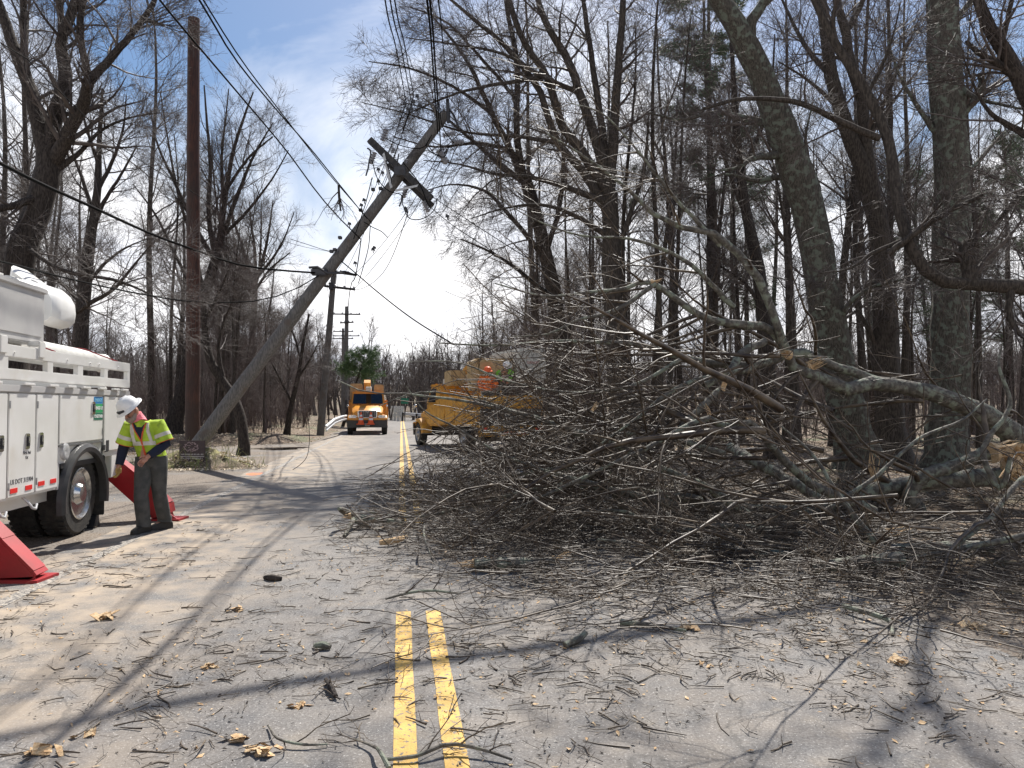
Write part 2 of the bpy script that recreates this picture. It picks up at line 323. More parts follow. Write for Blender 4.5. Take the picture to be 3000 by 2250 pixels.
def strip(name, s0, s1, t0, t1, z, material, kind='structure', jag0=0, jag1=0, n=200, parent=None):
    ts = np.linspace(t0, t1, n); a = s0+jag0*wob(ts, ts*.3, 1.3, 1)+jag0*.5*wob(ts, ts, 5, 2); b = s1+jag1*wob(ts, ts*.5, 1.1, 4)+jag1*.5*wob(ts, ts, 4, 3)
    V = []
    for q in (a, b):
        V.append(np.stack([RO.x+RX.x*q+RY.x*ts, RO.y+RX.y*q+RY.y*ts, np.full(n, z)], -1))
    V = np.concatenate(V); i = np.arange(n-1)
    return tag(link(name, np_mesh(name, V, np.stack([i+n, i+n+1, i+1, i], -1), material), parent), kind=kind)
strip('gravel_shoulder', -9.3, -3.5, -12, 36, -.004, M['dirt'], jag0=.45)
strip('gravel_shoulder', -4.9, -3.5, 36, 120, -.0045, M['dirt'], jag0=.25)
strip('right_shoulder', 3.6, 5.2, -12, 120, -.004, M['dirt'], jag1=.3)
strip('road', -3.95, 3.9, -14, 150, 0, M['asphalt'], jag0=.06, jag1=.05, n=400)
for s0 in (-.1745, .0605):
    strip('centre_line', s0, s0+.114, -3, 6.28, .004, M['line_yellow'], jag0=.005, jag1=.005, n=900)
    strip('centre_line', s0, s0+.114, 11.0, 120, .004, M['line_yellow'], n=100)
strip('edge_line', -3.52, -3.38, -3, 110, .004, M['line_white'], jag0=.008, jag1=.008, n=300)
# ---------------------------------------------------------------- branching
def resample(pts, K, jit=0.0):
    p = np.array(pts, float); d = np.r_[0, np.cumsum(np.linalg.norm(np.diff(p[:, :3], axis=0), axis=1))]; u = np.linspace(0, d[-1], K)
    m = np.gradient(p, d, axis=0); i = np.clip(np.searchsorted(d, u, 'right')-1, 0, len(d)-2); h = (d[i+1]-d[i])[:, None]; t = ((u-d[i])[:, None])/h
    q = (2*t**3-3*t**2+1)*p[i]+(t**3-2*t**2+t)*h*m[i]+(-2*t**3+3*t**2)*p[i+1]+(t**3-t**2)*h*m[i+1]
    q[:, 3] = np.maximum(np.interp(u, d, p[:, 3]), .0015)
    if jit: q[1:-1, :3] += rng.normal(0, jit, (K-2, 3))*q[1:-1, 3:4]
    return q[:, :3], q[:, 3]
def grow(Pt, Rd, n, L, ratio, ang, K, wig, up=0.0, tmin=.2, tmax=.98, bias=None, zmin=None, rmin=.0035, taper=.85, falloff=.5, keep=1.0):
    Nn, K0, _ = Pt.shape; par = np.repeat(np.arange(Nn), n); m = len(par)
    if keep < 1: par = par[rng.random(m) < keep]; m = len(par)
    t = tmin+(tmax-tmin)*rng.random(m); f = t*(K0-1); i = np.minimum(f.astype(int), K0-2); fr = (f-i)[:, None]
    p = Pt[par, i]*(1-fr)+Pt[par, i+1]*fr; r = (Rd[par, i]*(1-fr[:, 0])+Rd[par, i+1]*fr[:, 0])
    T = Pt[par, i+1]-Pt[par, i]; T /= np.linalg.norm(T, axis=1, keepdims=True)+1e-9
    v = rng.normal(size=(m, 3)); v -= T*(v*T).sum(1, keepdims=True); v /= np.linalg.norm(v, axis=1, keepdims=True)+1e-9
    a = np.radians(rng.uniform(ang[0], ang[1], m))[:, None]; d = np.cos(a)*T+np.sin(a)*v
    d[:, 2] += up
    if bias is not None: d += np.array(bias)
    d /= np.linalg.norm(d, axis=1, keepdims=True)
    ln = rng.uniform(L[0], L[1], m)*(1-falloff*t); st = (ln/(K-1))[:, None]
    out = [p]
    for _ in range(K-1):
        d = d+rng.normal(0, wig, (m, 3)); d[:, 2] += up*.25; d /= np.linalg.norm(d, axis=1, keepdims=True); p = p+d*st
        if zmin is not None:
            low = p[:, 2] < zmin; p[low, 2] = zmin+rng.random(low.sum())*.03; d[low, 2] = np.abs(d[low, 2])*.25
        out.append(p)
    r0 = np.maximum(r*ratio*rng.uniform(.7, 1.15, m), rmin)
    k = np.linspace(0, 1, K); Rn = np.maximum(r0[:, None]*(1-taper*k[None]), rmin*.7)
    return np.stack(out, 1), Rn
def grow_many(lims, spec, sides):
    """limbs [(pts, rad)] -> tubes of every level below them"""
    K = 16; A = [resample(np.c_[p, r], K) for p, r in lims]; Pt = np.stack([a[0] for a in A]); Rd = np.stack([a[1] for a in A]); out = []
    for sp_, sd_ in zip(spec, sides):
        Pt, Rd = grow(Pt, Rd, **sp_); out.append(tubes(Pt, Rd, sd_))
    return out, (Pt, Rd)
def proto_tree(kind):
    """returns (trunk mesh, crown mesh) about the origin"""
    H = {'tall': 19, 'tall2': 22, 'vase': 13, 'young': 10, 'slim': 14, 'brush': 4.2, 'lean': 15, 'small': 6.5}[kind]*rng.uniform(.93, 1.07)
    z = np.linspace(0, 1, 14)
    def stem(h, r, lx, ly, wv):
        ph = rng.uniform(0, 6, 2)
        x = lx*z**1.3+wv*np.sin(z*7+ph[0])*z*.5; y = ly*z**1.3+wv*np.sin(z*6+ph[1])*z*.5
        rr = r*(1-.86*z)**.85; rr[0] *= 1.45; rr[1] *= 1.08
        return np.stack([x-x[0], y-y[0], z*h-.25], -1), np.maximum(rr, .008)
    S = []
    if kind in ('tall', 'tall2'): S = [stem(H, .19, rng.normal(0, .8), rng.normal(0, .8), .5)]
    elif kind == 'slim': S = [stem(H, .10, rng.normal(0, .6), rng.normal(0, .6), .5)]
    elif kind == 'lean': S = [stem(H, .15, -2.6, rng.normal(0, .5), .6)]
    elif kind == 'young': S = [stem(H, .07, rng.normal(0, .5), rng.normal(0, .5), .4)]
    elif kind == 'small': S = [stem(H*rng.uniform(.7, 1), .035, rng.normal(0, 1.0), rng.normal(0, 1.0), .4) for _ in range(3)]
    elif kind == 'vase': S = [stem(H*rng.uniform(.8, 1), .13*rng.uniform(.6, 1), 2.6*math.cos(a), 2.6*math.sin(a), .4) for a in np.arange(5)*1.257+.3]
    elif kind == 'brush': S = [stem(H*rng.uniform(.5, 1), .014, rng.normal(0, .9), rng.normal(0, .9), .3) for _ in range(11)]
    trunk = cat([tubes(p[None], r[None], 9 if kind != 'brush' else 4) for p, r in S])
    if kind == 'brush':
        spec = [dict(n=9, L=(.5, 1.3), ratio=.6, ang=(20, 55), K=5, wig=.12, up=.15, rmin=.004), dict(n=4, L=(.2, .5), ratio=.6, ang=(25, 60), K=3, wig=.1, up=.1, rmin=.003)]; sides = (3, 3)
    elif kind == 'small':
        spec = [dict(n=12, L=(1, 2.4), ratio=.5, ang=(30, 65), K=6, wig=.12, up=.1, rmin=.006), dict(n=7, L=(.4, 1.0), ratio=.6, ang=(25, 60), K=4, wig=.14, rmin=.004), dict(n=4, L=(.2, .45), ratio=.6, ang=(25, 60), K=3, wig=.1, rmin=.003)]; sides = (4, 3, 3)
    elif kind == 'vase':
        spec = [dict(n=8, L=(2, 4.2), ratio=.5, ang=(20, 45), K=8, wig=.07, up=.18, tmin=.2, rmin=.012), dict(n=9, L=(.9, 2.0), ratio=.45, ang=(22, 50), K=5, wig=.10, up=.1, rmin=.006), dict(n=6, L=(.35, .9), ratio=.5, ang=(22, 50), K=4, wig=.12, up=.06, rmin=.004)]; sides = (5, 3, 3)
    else:
        big = kind in ('tall', 'tall2', 'lean')
        spec = [dict(n=26 if big else 22, L=(3.0, 6.0) if big else (1.4, 3.2), ratio=.36, ang=(35, 70), K=9, wig=.11, up=.12, tmin=.26 if kind != 'tall2' else .4, rmin=.014, falloff=.55),
                dict(n=9, L=(1.1, 2.6) if big else (.6, 1.5), ratio=.42, ang=(25, 60), K=6, wig=.14, up=.05, rmin=.007), dict(n=8, L=(.4, 1.1), ratio=.5, ang=(25, 60), K=4, wig=.16, up=.03, rmin=.0045)]; sides = (5, 3, 3)
    tw, _ = grow_many(S, spec, sides)
    bark = M['bark_mid'] if kind not in ('brush', 'small') else M['twig_red']
    return np_mesh('trunk', *trunk, bark), np_mesh('crown', *cat(tw), M['twig'] if kind not in ('brush', 'small', 'young') else M['twig_red'])
def tuft_cloud(Pt, n_per, spread, size, blades=9, droop=0.0):
    """needle tufts along the twigs: thin blades in little fans"""
    Nn, K, _ = Pt.shape; m = Nn*n_per; par = np.repeat(np.arange(Nn), n_per); f = rng.random(m)*(K-1); i = np.minimum(f.astype(int), K-2); fr = (f-i)[:, None]
    c = Pt[par, i]*(1-fr)+Pt[par, i+1]*fr+rng.normal(0, spread, (m, 3))
    c = np.repeat(c, blades, 0); d = rng.normal(size=c.shape); d[:, 2] = d[:, 2]*.7+.25-droop; d /= np.linalg.norm(d, axis=1, keepdims=True)
    s_ = np.cross(d, rng.normal(size=d.shape)); s_ /= np.linalg.norm(s_, axis=1, keepdims=True); L = size*rng.uniform(.6, 1.2, (len(c), 1)); wd = size*.055
    V = np.stack([c-s_*wd, c+s_*wd, c+d*L], 1).reshape(-1, 3); return V, np.arange(len(c)*3).reshape(-1, 3)
def pine(name, label, cat_, group, x, y, H, r, lo, dens, material, lean=0.0, L=(1.8, 4.0), size=.22, n=34):
    z = np.linspace(0, 1, 12); p = np.stack([x+lean*z, y+0*z, hz(x, y)-.1+H*z], -1); rr = r*(1-.9*z)+.01
    t = empty(name, (x, y, hz(x, y)), 0, label, cat_, group)
    link('trunk', np_mesh('trunk', *tubes(p[None], rr[None], 9), M['bark_dark']), t, True)
    out, (a, b) = grow_many([(p, rr)], [dict(n=n, L=L, ratio=.3, ang=(65, 100), K=7, wig=.08, up=.03, tmin=lo, rmin=.012, falloff=.7), dict(n=10, L=(.6, 1.5), ratio=.5, ang=(30, 60), K=4, wig=.1, rmin=.006)], (4, 3))
    c = link('crown', np_mesh('crown', *cat(out), M['bark_dark']), t, True)
    link('needles', np_mesh('needles', *tuft_cloud(a, dens, .07, size), material, False), c, True)
    return t
PROTO = {}
def plant(kind, x, y, rz, sc, group, label, name='bare_tree', cat_='tree', var=2):
    k = (kind, int(rng.integers(var)))
    if k not in PROTO: PROTO[k] = proto_tree(kind)
    tr, cr = PROTO[k]
    e = empty(name, (x, y, hz(x, y)), rz, label, cat_, group); e.scale = (sc, sc, sc*rng.uniform(.92, 1.08))
    for nm, me in (('trunk', tr), ('crown', cr)): link(nm, me, e)
    return e
def hero(name, label, Y0, Y1, trunk, limbs, group=None, l1=11, l2=9, l3=7, bark='bark_dark', twig='twig', ln=(1.0, 2.8), up=.08, base=True, wigg=.13, K=22, rough=True):
    """a tree traced trunk and limbs: (u, v, width) in picture px, standing at depth Y0 (foot) .. Y1 (top)"""
    vs = [q[1] for q in trunk]; v0, v1 = max(vs), min(min(vs), -100)
    def pt(q, off=0):
        Yd = Y0+(Y1-Y0)*(v0-q[1])/max(v0-v1, 1)+off; p = P(q[0], q[1], Yd); return (*p, q[2]*.5*Yd/FPX)
    tr = [pt(q) for q in trunk]
    if base:
        x, y = tr[0][0], tr[0][1]; g = hz(x, y)
        if tr[0][2] > g+.1: tr = [(x, y, g-.25, tr[0][3]*1.35)]+tr
        else: tr[0] = (x, y, g-.25, tr[0][3]*1.3)
    root = empty(name, (tr[0][0], tr[0][1], tr[0][2] if not base else hz(tr[0][0], tr[0][1])), 0, label, 'tree', group)
    tp, trr = resample(tr, K, .05); trr = trr*(1+rng.normal(0, .03, K))
    tv, tf = tubes(tp[None], trr[None], 20); ax_ = np.repeat(tp, 20, 0); ang_ = np.tile(np.arange(20), K)/20*2*math.pi; zz_ = np.repeat(np.arange(K), 20)*.9
    tv = ax_+(tv-ax_)*(1+.05*np.sin(ang_*3+zz_*.6)+.035*np.sin(ang_*7+zz_*.35)+rng.normal(0, .018, len(tv))+.22*np.exp(-zz_/1.3)*np.maximum(0, np.sin(ang_*4+1)))[:, None]
    link('trunk', np_mesh('trunk', tv, tf, M[bark]), root, True)
    L = [(tp[K//2:], trr[K//2:]*.8)] if not limbs else []
    for li in limbs:
        off0 = 0; o = li[0] if isinstance(li[0], (int, float)) else 0; li = li[1:] if isinstance(li[0], (int, float)) else li
        q = [pt(a, o*j/(len(li)-1)) for j, a in enumerate(li)]
        lp, lr = resample(q, 18, .09); L.append((lp, lr))
        link('limb', np_mesh('limb', *tubes(lp[None], lr[None], 9), M[bark]), root, True)
    spec = [dict(n=l1, L=ln, ratio=.42, ang=(28, 65), K=8, wig=wigg, up=up, tmin=.12, rmin=.009), dict(n=l2, L=(ln[0]*.45, ln[1]*.5), ratio=.45, ang=(25, 60), K=5, wig=wigg, up=up*.5, rmin=.006), dict(n=l3, L=(.22, .8), ratio=.5, ang=(22, 55), K=4, wig=.15, up=.02, rmin=.004)]
    out, _ = grow_many(L, spec, (5, 3, 3))
    if out: link('crown', np_mesh('crown', *cat(out), M[twig]), root, True)
    return root
# ---------------------------------------------------------------- traced trees
hero('forked_tree', 'big dark forked tree rising behind the white bucket truck', 19, 20, [(30,1160,92),(45,1000,84),(62,760,76),(115,603,72),(136,518,70),(138,440,62)], [
 [(136,450,52),(122,400,46),(90,260,38),(45,150,32),(8,40,28),(-40,-80,20),(-80,-260,10)],
 [(92,265,24),(72,160,22),(70,60,20),(66,-60,14),(70,-240,6)],
 [(140,450,46),(165,330,44),(190,240,40),(182,120,30),(205,50,28),(232,-30,24),(250,-200,10)],
 [1.2,(188,180,26),(180,70,20),(176,-60,14),(190,-200,6)],
 [-1,(160,470,44),(212,370,38),(250,290,34),(262,235,30)],
 [(262,240,24),(242,150,20),(236,60,19),(250,-20,16),(270,-160,6)],
 [(265,238,26),(337,157,22),(385,100,19),(422,54,17),(452,2,14),(475,-60,9)],
 [-.5,(415,60,14),(432,58,11),(456,66,8)],
 [-1.5,(125,570,26),(60,596,22),(-20,615,18),(-90,640,8)],
 [-2,(60,705,14),(105,745,13),(180,790,12),(250,806,11),(340,822,9),(425,855,6),(500,900,3)],
 [1,(150,505,24),(230,450,14),(300,380,9),(400,340,5),(470,330,3)],
 [-2.5,(190,940,18),(260,890,14),(330,850,10),(390,780,7),(440,720,4)]], l1=12, l2=10, l3=8)
hero('bare_tree', 'tall slim bare tree just right of the big forked tree, its trunk straight', 27, 28, [(238,1180,36),(242,950,34),(262,720,28),(285,560,22),(292,400,14),(300,260,7)], [
 [(262,720,16),(300,600,12),(350,520,8),(400,430,4)],[(275,640,14),(240,520,10),(200,420,6),(160,330,3)],[(285,560,14),(330,470,10),(360,380,7),(370,280,3)],[(288,480,12),(255,380,8),(235,300,4)],[(245,900,13),(180,830,9),(110,790,6),(50,770,3)],[(250,840,12),(320,760,9),(380,720,5),(430,700,3)]])
hero('bare_tree', 'many stemmed bare tree fanning out behind the upright brown pole', 34, 36, [(512,1250,46),(540,1120,36),(562,1000,34),(590,890,32),(620,800,30),(636,745,26)], [
 [(633,760,18),(612,640,14),(616,500,11),(608,380,8),(598,250,4)],[(636,745,20),(656,600,16),(682,450,11),(716,340,7),(742,270,4)],[(630,770,16),(560,640,12),(505,520,9),(460,420,6),(440,320,3)],
 [(636,745,16),(700,560,11),(752,440,7),(800,360,3)],[(600,870,14),(560,700,11),(520,560,8),(490,400,5),(470,270,3)],[(590,900,13),(510,740,9),(450,620,6),(390,540,3)],[(655,600,12),(650,450,8),(662,340,5),(670,260,3)],[(645,700,12),(740,600,8),(800,520,5),(845,440,3)],[(660,560,10),(740,450,7),(800,400,4)]], ln=(1.4,3.6), up=.16, l1=12, l2=9, l3=7, twig='twig')
hero('bare_tree', 'vase shaped bare tree left of the tilted grey pole, fine fan crown', 50, 50, [(725,1230,22),(742,950,17),(748,830,15)], [
 [(745,850,11),(715,740,8),(690,660,5),(672,600,3)],[(748,830,12),(745,720,9),(735,650,6),(730,590,3)],[(748,830,12),(775,740,9),(790,660,6),(800,585,3)],[(748,820,10),(810,740,7),(840,680,4),(862,620,3)],[(745,880,9),(700,800,6),(665,720,3)],[(748,850,9),(790,790,7),(850,740,3)],[(760,780,8),(765,690,5),(765,590,3)]], ln=(1.6,3.4), up=.25, l1=11, l2=8, l3=6)
hero('bare_tree', 'leafless tree with twisting stem at the edge of the gravel pull off', 38, 39, [(838,1275,16),(855,1180,14),(874,1100,12),(888,1010,9),(905,920,6)], [[(855,1180,8),(820,1110,6),(790,1050,3)],[(870,1110,8),(905,1060,6),(930,1010,3)],[(880,1050,7),(860,980,5),(830,930,3)]], ln=(.8,2.2))
hero('bare_tree', 'crooked tree leaning right, between the brown pole and the tilted pole', 26, 27, [(715,1290,30),(690,1180,28),(655,1120,26),(618,1060,24),(600,960,18),(598,860,12)], [[(655,1120,14),(640,1020,10),(660,930,6),(690,870,3)],[(610,1040,12),(560,960,8),(500,920,4)],[(600,940,10),(640,860,7),(670,790,4)]], ln=(1,2.6))
# right side
hero('leaning_tree', 'thick lichened trunk leaning left in the middle of the right wood', 18.5, 16.5, [(2515,1352,128),(2495,1270,106),(2470,1150,98),(2440,1000,94),(2400,780,92),(2366,615,90),(2294,398,86),(2215,181,76),(2150,60,64),(2090,-30,56),(2020,-140,44)], [
 [(2200,140,42),(2195,80,36),(2230,20,30),(2275,-50,24),(2330,-200,10)],[-1.5,(2294,456,26),(2240,458,22),(2205,464,17),(2160,490,10),(2110,500,5)],[1,(2350,560,26),(2300,520,20),(2220,530,12),(2130,510,7),(2050,530,3)],
 [-1,(2440,1000,20),(2480,900,16),(2560,840,12),(2640,820,6)],[1.5,(2400,780,24),(2390,690,20),(2400,560,14),(2360,430,9),(2380,300,5)],[2,(2280,370,26),(2180,345,22),(2100,330,14),(2000,350,8),(1900,330,4)]], bark='bark', l1=10, l2=8, l3=6)
hero('bare_tree', 'wide trunk that forks twice, right of the thick leaning trunk', 22, 21, [(2625,1362,110),(2612,1290,80),(2600,1100,72),(2590,900,66),(2562,615,56),(2515,470,48),(2475,362,42),(2440,230,38),(2417,72,34),(2395,-70,26)], [
 [(2570,640,44),(2545,506,42),(2535,400,38),(2530,325,34),(2489,170,30),(2470,70,26),(2438,-50,20),(2420,-200,8)],[(2478,90,20),(2520,20,16),(2545,-60,12),(2560,-200,5)],[(2540,400,18),(2590,300,12),(2640,180,8),(2690,60,4)],[(2600,1080,20),(2540,960,14),(2500,880,8),(2470,790,4)],[2,(2440,230,20),(2370,150,14),(2310,40,9),(2260,-80,4)],[(2535,420,20),(2440,300,14),(2360,230,8),(2280,180,4)]], bark='bark_mid', l1=10, l2=8, l3=6)
R4 = hero('bare_tree', 'straight thick rough barked trunk running out of the top of the picture', 19.5, 18.5, [(2765,1340,122),(2778,1190,108),(2786,870,100),(2786,600,97),(2782,430,93),(2768,200,88),(2762,0,84),(2760,-160,74)], [
 [(2800,345,34),(2842,305,28),(2868,275,26),(2878,242,22),(2868,214,12)],[-2,(2800,250,18),(2870,290,12),(2950,310,8),(3050,330,4)],[1.5,(2785,560,22),(2860,480,14),(2930,400,8),(3000,350,4)],[(2760,420,20),(2700,330,14),(2640,230,9),(2600,120,5)],[1,(2790,900,20),(2730,820,14),(2690,720,10),(2685,560,6),(2700,430,3)],[(2775,100,24),(2830,20,16),(2900,-60,8)]], bark='bark', l1=9, l2=7, l3=5)
hero('bare_tree', 'tall tree with a sheaf of long stems right of the yellow truck', 23, 22, [(1858,1300,100),(1850,1230,84),(1824,1157,74),(1808,1000,66),(1795,850,58),(1790,700,52),(1786,560,44)], [
 [(1790,640,30),(1720,520,26),(1636,422,22),(1573,253,19),(1526,190,17),(1459,114,14),(1395,63,12),(1310,-10,8),(1230,-60,4)],
 [(1790,580,34),(1700,440,30),(1648,370,26),(1602,224,22),(1543,139,19),(1501,34,17),(1480,-80,12)],
 [(1785,560,36),(1740,390,30),(1699,274,26),(1655,160,23),(1600,70,20),(1560,-60,14)],
 [(1786,560,36),(1798,400,30),(1812,200,24),(1824,30,20),(1832,-100,12)],[1,(1788,540,28),(1760,350,22),(1735,180,17),(1712,20,14),(1700,-100,8)],
 [-1.5,(1786,600,24),(1690,560,18),(1560,520,13),(1450,510,9),(1340,480,5),(1240,470,3)],[-2,(1790,700,20),(1700,640,14),(1590,600,10),(1480,610,6),(1380,640,3)],[(1800,760,18),(1850,620,14),(1890,480,10),(1900,330,5)],[-1,(1700,274,18),(1600,230,13),(1480,160,9),(1330,130,6),(1190,110,3)],[-1,(1600,225,16),(1500,240,12),(1350,270,8),(1200,330,4)],[-1,(1640,420,15),(1520,400,11),(1380,390,7),(1180,330,4),(1060,300,2.5)]], bark='bark_mid', l1=13, l2=10, l3=8, ln=(1.1,3.0), up=-.02)
hero('bare_tree', 'dark curving tree whose long twigs droop behind the top of the tilted pole', 27, 24, [(1672,1240,52),(1655,1100,46),(1613,815,42),(1575,640,36),(1540,520,30)], [
 [(1575,650,26),(1530,500,22),(1513,380,20),(1516,190,17),(1485,20,13),(1470,-80,8)],[(1560,600,26),(1500,450,20),(1440,330,16),(1380,200,12),(1320,110,8),(1250,30,4)],[(1545,540,20),(1450,470,14),(1370,400,10),(1280,330,6),(1180,300,3)],[(1600,760,18),(1500,640,13),(1420,560,9),(1330,540,5),(1240,560,3)],[(1620,880,16),(1530,800,12),(1440,740,8),(1350,700,4)],[1,(1600,740,18),(1640,600,14),(1650,450,10),(1640,300,5)],[(1500,440,14),(1400,420,10),(1270,430,6),(1150,400,3)],[(1440,330,12),(1320,250,9),(1200,200,6),(1080,180,3)],[(1520,300,12),(1400,160,9),(1300,60,6),(1200,20,4)]], bark='bark_dark', l1=13, l2=11, l3=9, ln=(1.3,3.2), up=-.05)
hero('bare_tree', 'slender dark pole like tree left of the thick leaning trunk', 23, 24, [(2262,1300,44),(2240,1000,40),(2225,800,36),(2185,620,30),(2160,430,24),(2150,250,16),(2140,60,9)], [[(2190,640,16),(2140,520,12),(2110,400,8),(2090,280,4)],[(2170,500,16),(2230,380,12),(2260,250,8),(2270,100,4)],[(2235,900,14),(2170,820,10),(2110,780,6)]], l1=12)
hero('bare_tree', 'thin wavy trunk standing alone against the pale sky, centre right', 29, 30, [(1995,1260,18),(1990,1085,16),(1968,800,14),(1958,600,13),(1945,420,10),(1930,250,7),(1925,80,4)], [[(1962,640,8),(2000,540,6),(2040,430,3)],[(1950,480,8),(1900,380,6),(1870,280,3)],[(1940,350,7),(1985,240,5),(2010,120,3)]], l1=9, ln=(.8,2))
hero('bare_tree', 'bent limbed tree at the top right corner of the picture', 14, 13, [(3150,1300,70),(3120,900,60),(3080,520,54),(3020,300,48),(2960,180,40),(2900,80,34),(2860,-20,28),(2830,-160,16)], [[(2990,240,26),(2930,190,22),(2860,150,16),(2830,120,8)],[(3050,420,28),(2980,380,20),(2900,330,12),(2850,240,7),(2820,160,4)],[(3080,520,24),(3000,560,16),(2930,640,9),(2880,700,5)],[(2930,140,18),(2960,20,14),(2980,-100,8)]], bark='bark_dark', l1=9, l2=7, l3=5)
hero('hanging_tree', 'broken tree hung low across the right edge, its stem curving up to the left', 13.5, 14.5, [(3120,860,46),(3000,842,42),(2900,836,38),(2829,832,36),(2740,818,36),(2670,727,34),(2634,615,32),(2598,398,30),(2540,275,27),(2446,123,24),(2400,30,20),(2340,-90,12)], [
 [(2850,835,40),(2838,780,44),(2832,735,48),(2850,712,46)],[(2446,123,18),(2440,60,14),(2470,-40,8)],[-.5,(2576,405,22),(2450,350,19),(2352,305,17),(2250,289,14),(2160,292,12),(2063,318,9)],[-.8,(2600,745,20),(2685,680,17),(2780,620,15),(2880,571,12)],[(2660,700,16),(2560,740,12),(2480,790,7),(2400,800,3)],[-.5,(2540,275,14),(2590,180,10),(2620,90,6),(2640,0,3)],[(2960,850,24),(2960,930,18),(2990,980,14),(3060,1010,8)]], base=False, bark='bark_mid', l1=9, l2=7, l3=6, ln=(.7,1.9), up=0)
# long limbs added over the road, unseen above the picture, to shade the asphalt
ov = []
for q in ([(8.9,18.4,12.2,.10),(5,16.6,13.2,.07),(0,14,12.8,.055),(-3,11.6,12.6,.035),(-6,10.2,12.2,.02)], [(8.9,18.4,11.8,.08),(6.8,17.2,12.6,.065),(5.4,15.6,12.4,.055),(4.3,13.6,12,.045),(3.9,11.6,11.4,.03),(3.0,9.4,11.2,.02)], [(5.4,15.6,12.4,.06),(5.7,13,11.9,.045),(6.2,11,11.8,.03),(7.2,9,11.6,.02)], [(4.3,13.6,12,.05),(3.3,12.6,12,.035),(2.4,12.2,11.8,.025),(1.2,12,11.9,.015)], [(9,18,14,.12),(8.6,14,13,.1),(8,10,11,.07),(6.4,7,9,.04)]):
    l_, r_ = resample(q, 18, .1); ov.append((l_, r_)); link('limb', np_mesh('limb', *tubes(l_[None], r_[None], 8), M['bark']), R4, True)
o_, _ = grow_many(ov, [dict(n=16, L=(1,3.2), ratio=.5, ang=(28,65), K=8, wig=.13, up=.02, tmin=.15, rmin=.014), dict(n=7, L=(.5,1.4), ratio=.45, ang=(25,60), K=5, wig=.13, rmin=.006), dict(n=3, L=(.3,.8), ratio=.5, ang=(25,60), K=4, wig=.13, rmin=.004)], (5,3,3))
link('crown', np_mesh('crown', *cat(o_), M['twig']), R4, True)
# the trees of the woods, planted from a few kinds
GL = 'bare trees of the left wood'; LL = 'one of the many thin bare trees filling the wood behind the white truck'
GM = 'bare trees between the poles and the far truck'; LM = 'small bare tree in the thicket between the brown pole and the orange truck'
GR = 'bare trees of the right wood'; LR = 'one of the many bare trees standing back in the wood behind the fallen crown'
GV = 'bare trees along the right of the road'; LV = 'twiggy bare tree in the reddish thicket right of the road beyond the yellow truck'
def scatter(kinds, n, umin, umax, Ymin, Ymax, g, l, sc=(.8, 1.15), smin=None, name='bare_tree', power=1.0):
    for k in range(n):
        for _ in range(40):
            u = random.uniform(umin, umax); Yd = Ymin+(Ymax-Ymin)*random.random()**power; x = (u-1500)/FPX*Yd; s = lat(x, Yd); t = (x-RO.x)*RY.x+(Yd-RO.y)*RY.y
            if s < 0 and (s > (-10.5 if t < 36 else -6.2)): continue
            if s > 0 and s < 6.5: continue
            break
        else: continue
        plant(random.choice(kinds), x, Yd, random.uniform(0, 6.28), random.uniform(*sc), g, l, name)
scatter(['tall', 'tall2', 'slim', 'lean'], 15, -250, 560, 28, 60, GL, LL)
scatter(['slim', 'young', 'small'], 26, -250, 700, 24, 48, GL, LL, (.7, 1.05))
scatter(['tall', 'slim', 'vase'], 18, -300, 900, 60, 100, GL, LL, (.6,.9))
scatter(['young', 'slim', 'small'], 40, 560, 985, 36, 75, GM, LM, (.45, .8))
scatter(['small', 'brush', 'young'], 60, 600, 1005, 32, 70, GM, LM, (.7, 1.1))
scatter(['tall2', 'slim', 'tall'], 13, 1750, 3100, 27, 48, GR, LR, (.8, 1.15))
scatter(['slim', 'tall2', 'slim'], 20, 1500, 3150, 24, 44, GR, LR, (.75, 1.15))
scatter(['slim'], 6, 1900, 3100, 22, 34, GR, LR, (.8, 1.1))
scatter(['slim', 'young', 'small'], 36, 1500, 3100, 26, 60, GR, LR, (.6, 1.0))
scatter(['tall', 'slim', 'vase'], 18, 1500, 3200, 50, 90, GR, LR, (.8, 1.1))
scatter(['slim', 'tall', 'vase', 'young'], 34, 1230, 1750, 34, 85, GV, LV, (.65, .95))
scatter(['small', 'young', 'brush'], 24, 1200, 1800, 32, 70, GV, LV, (.9, 1.2))
# trees closing the end of the road
for i in range(26):
    x = random.uniform(-26, -9)if i % 2 else random.uniform(-30, 4); plant(random.choice(['young', 'slim', 'small', 'vase']), x, random.uniform(150, 190), random.uniform(0, 6), random.uniform(.6, 1.0), 'bare trees beyond the end of the road', 'small far bare tree closing the view where the road ends')
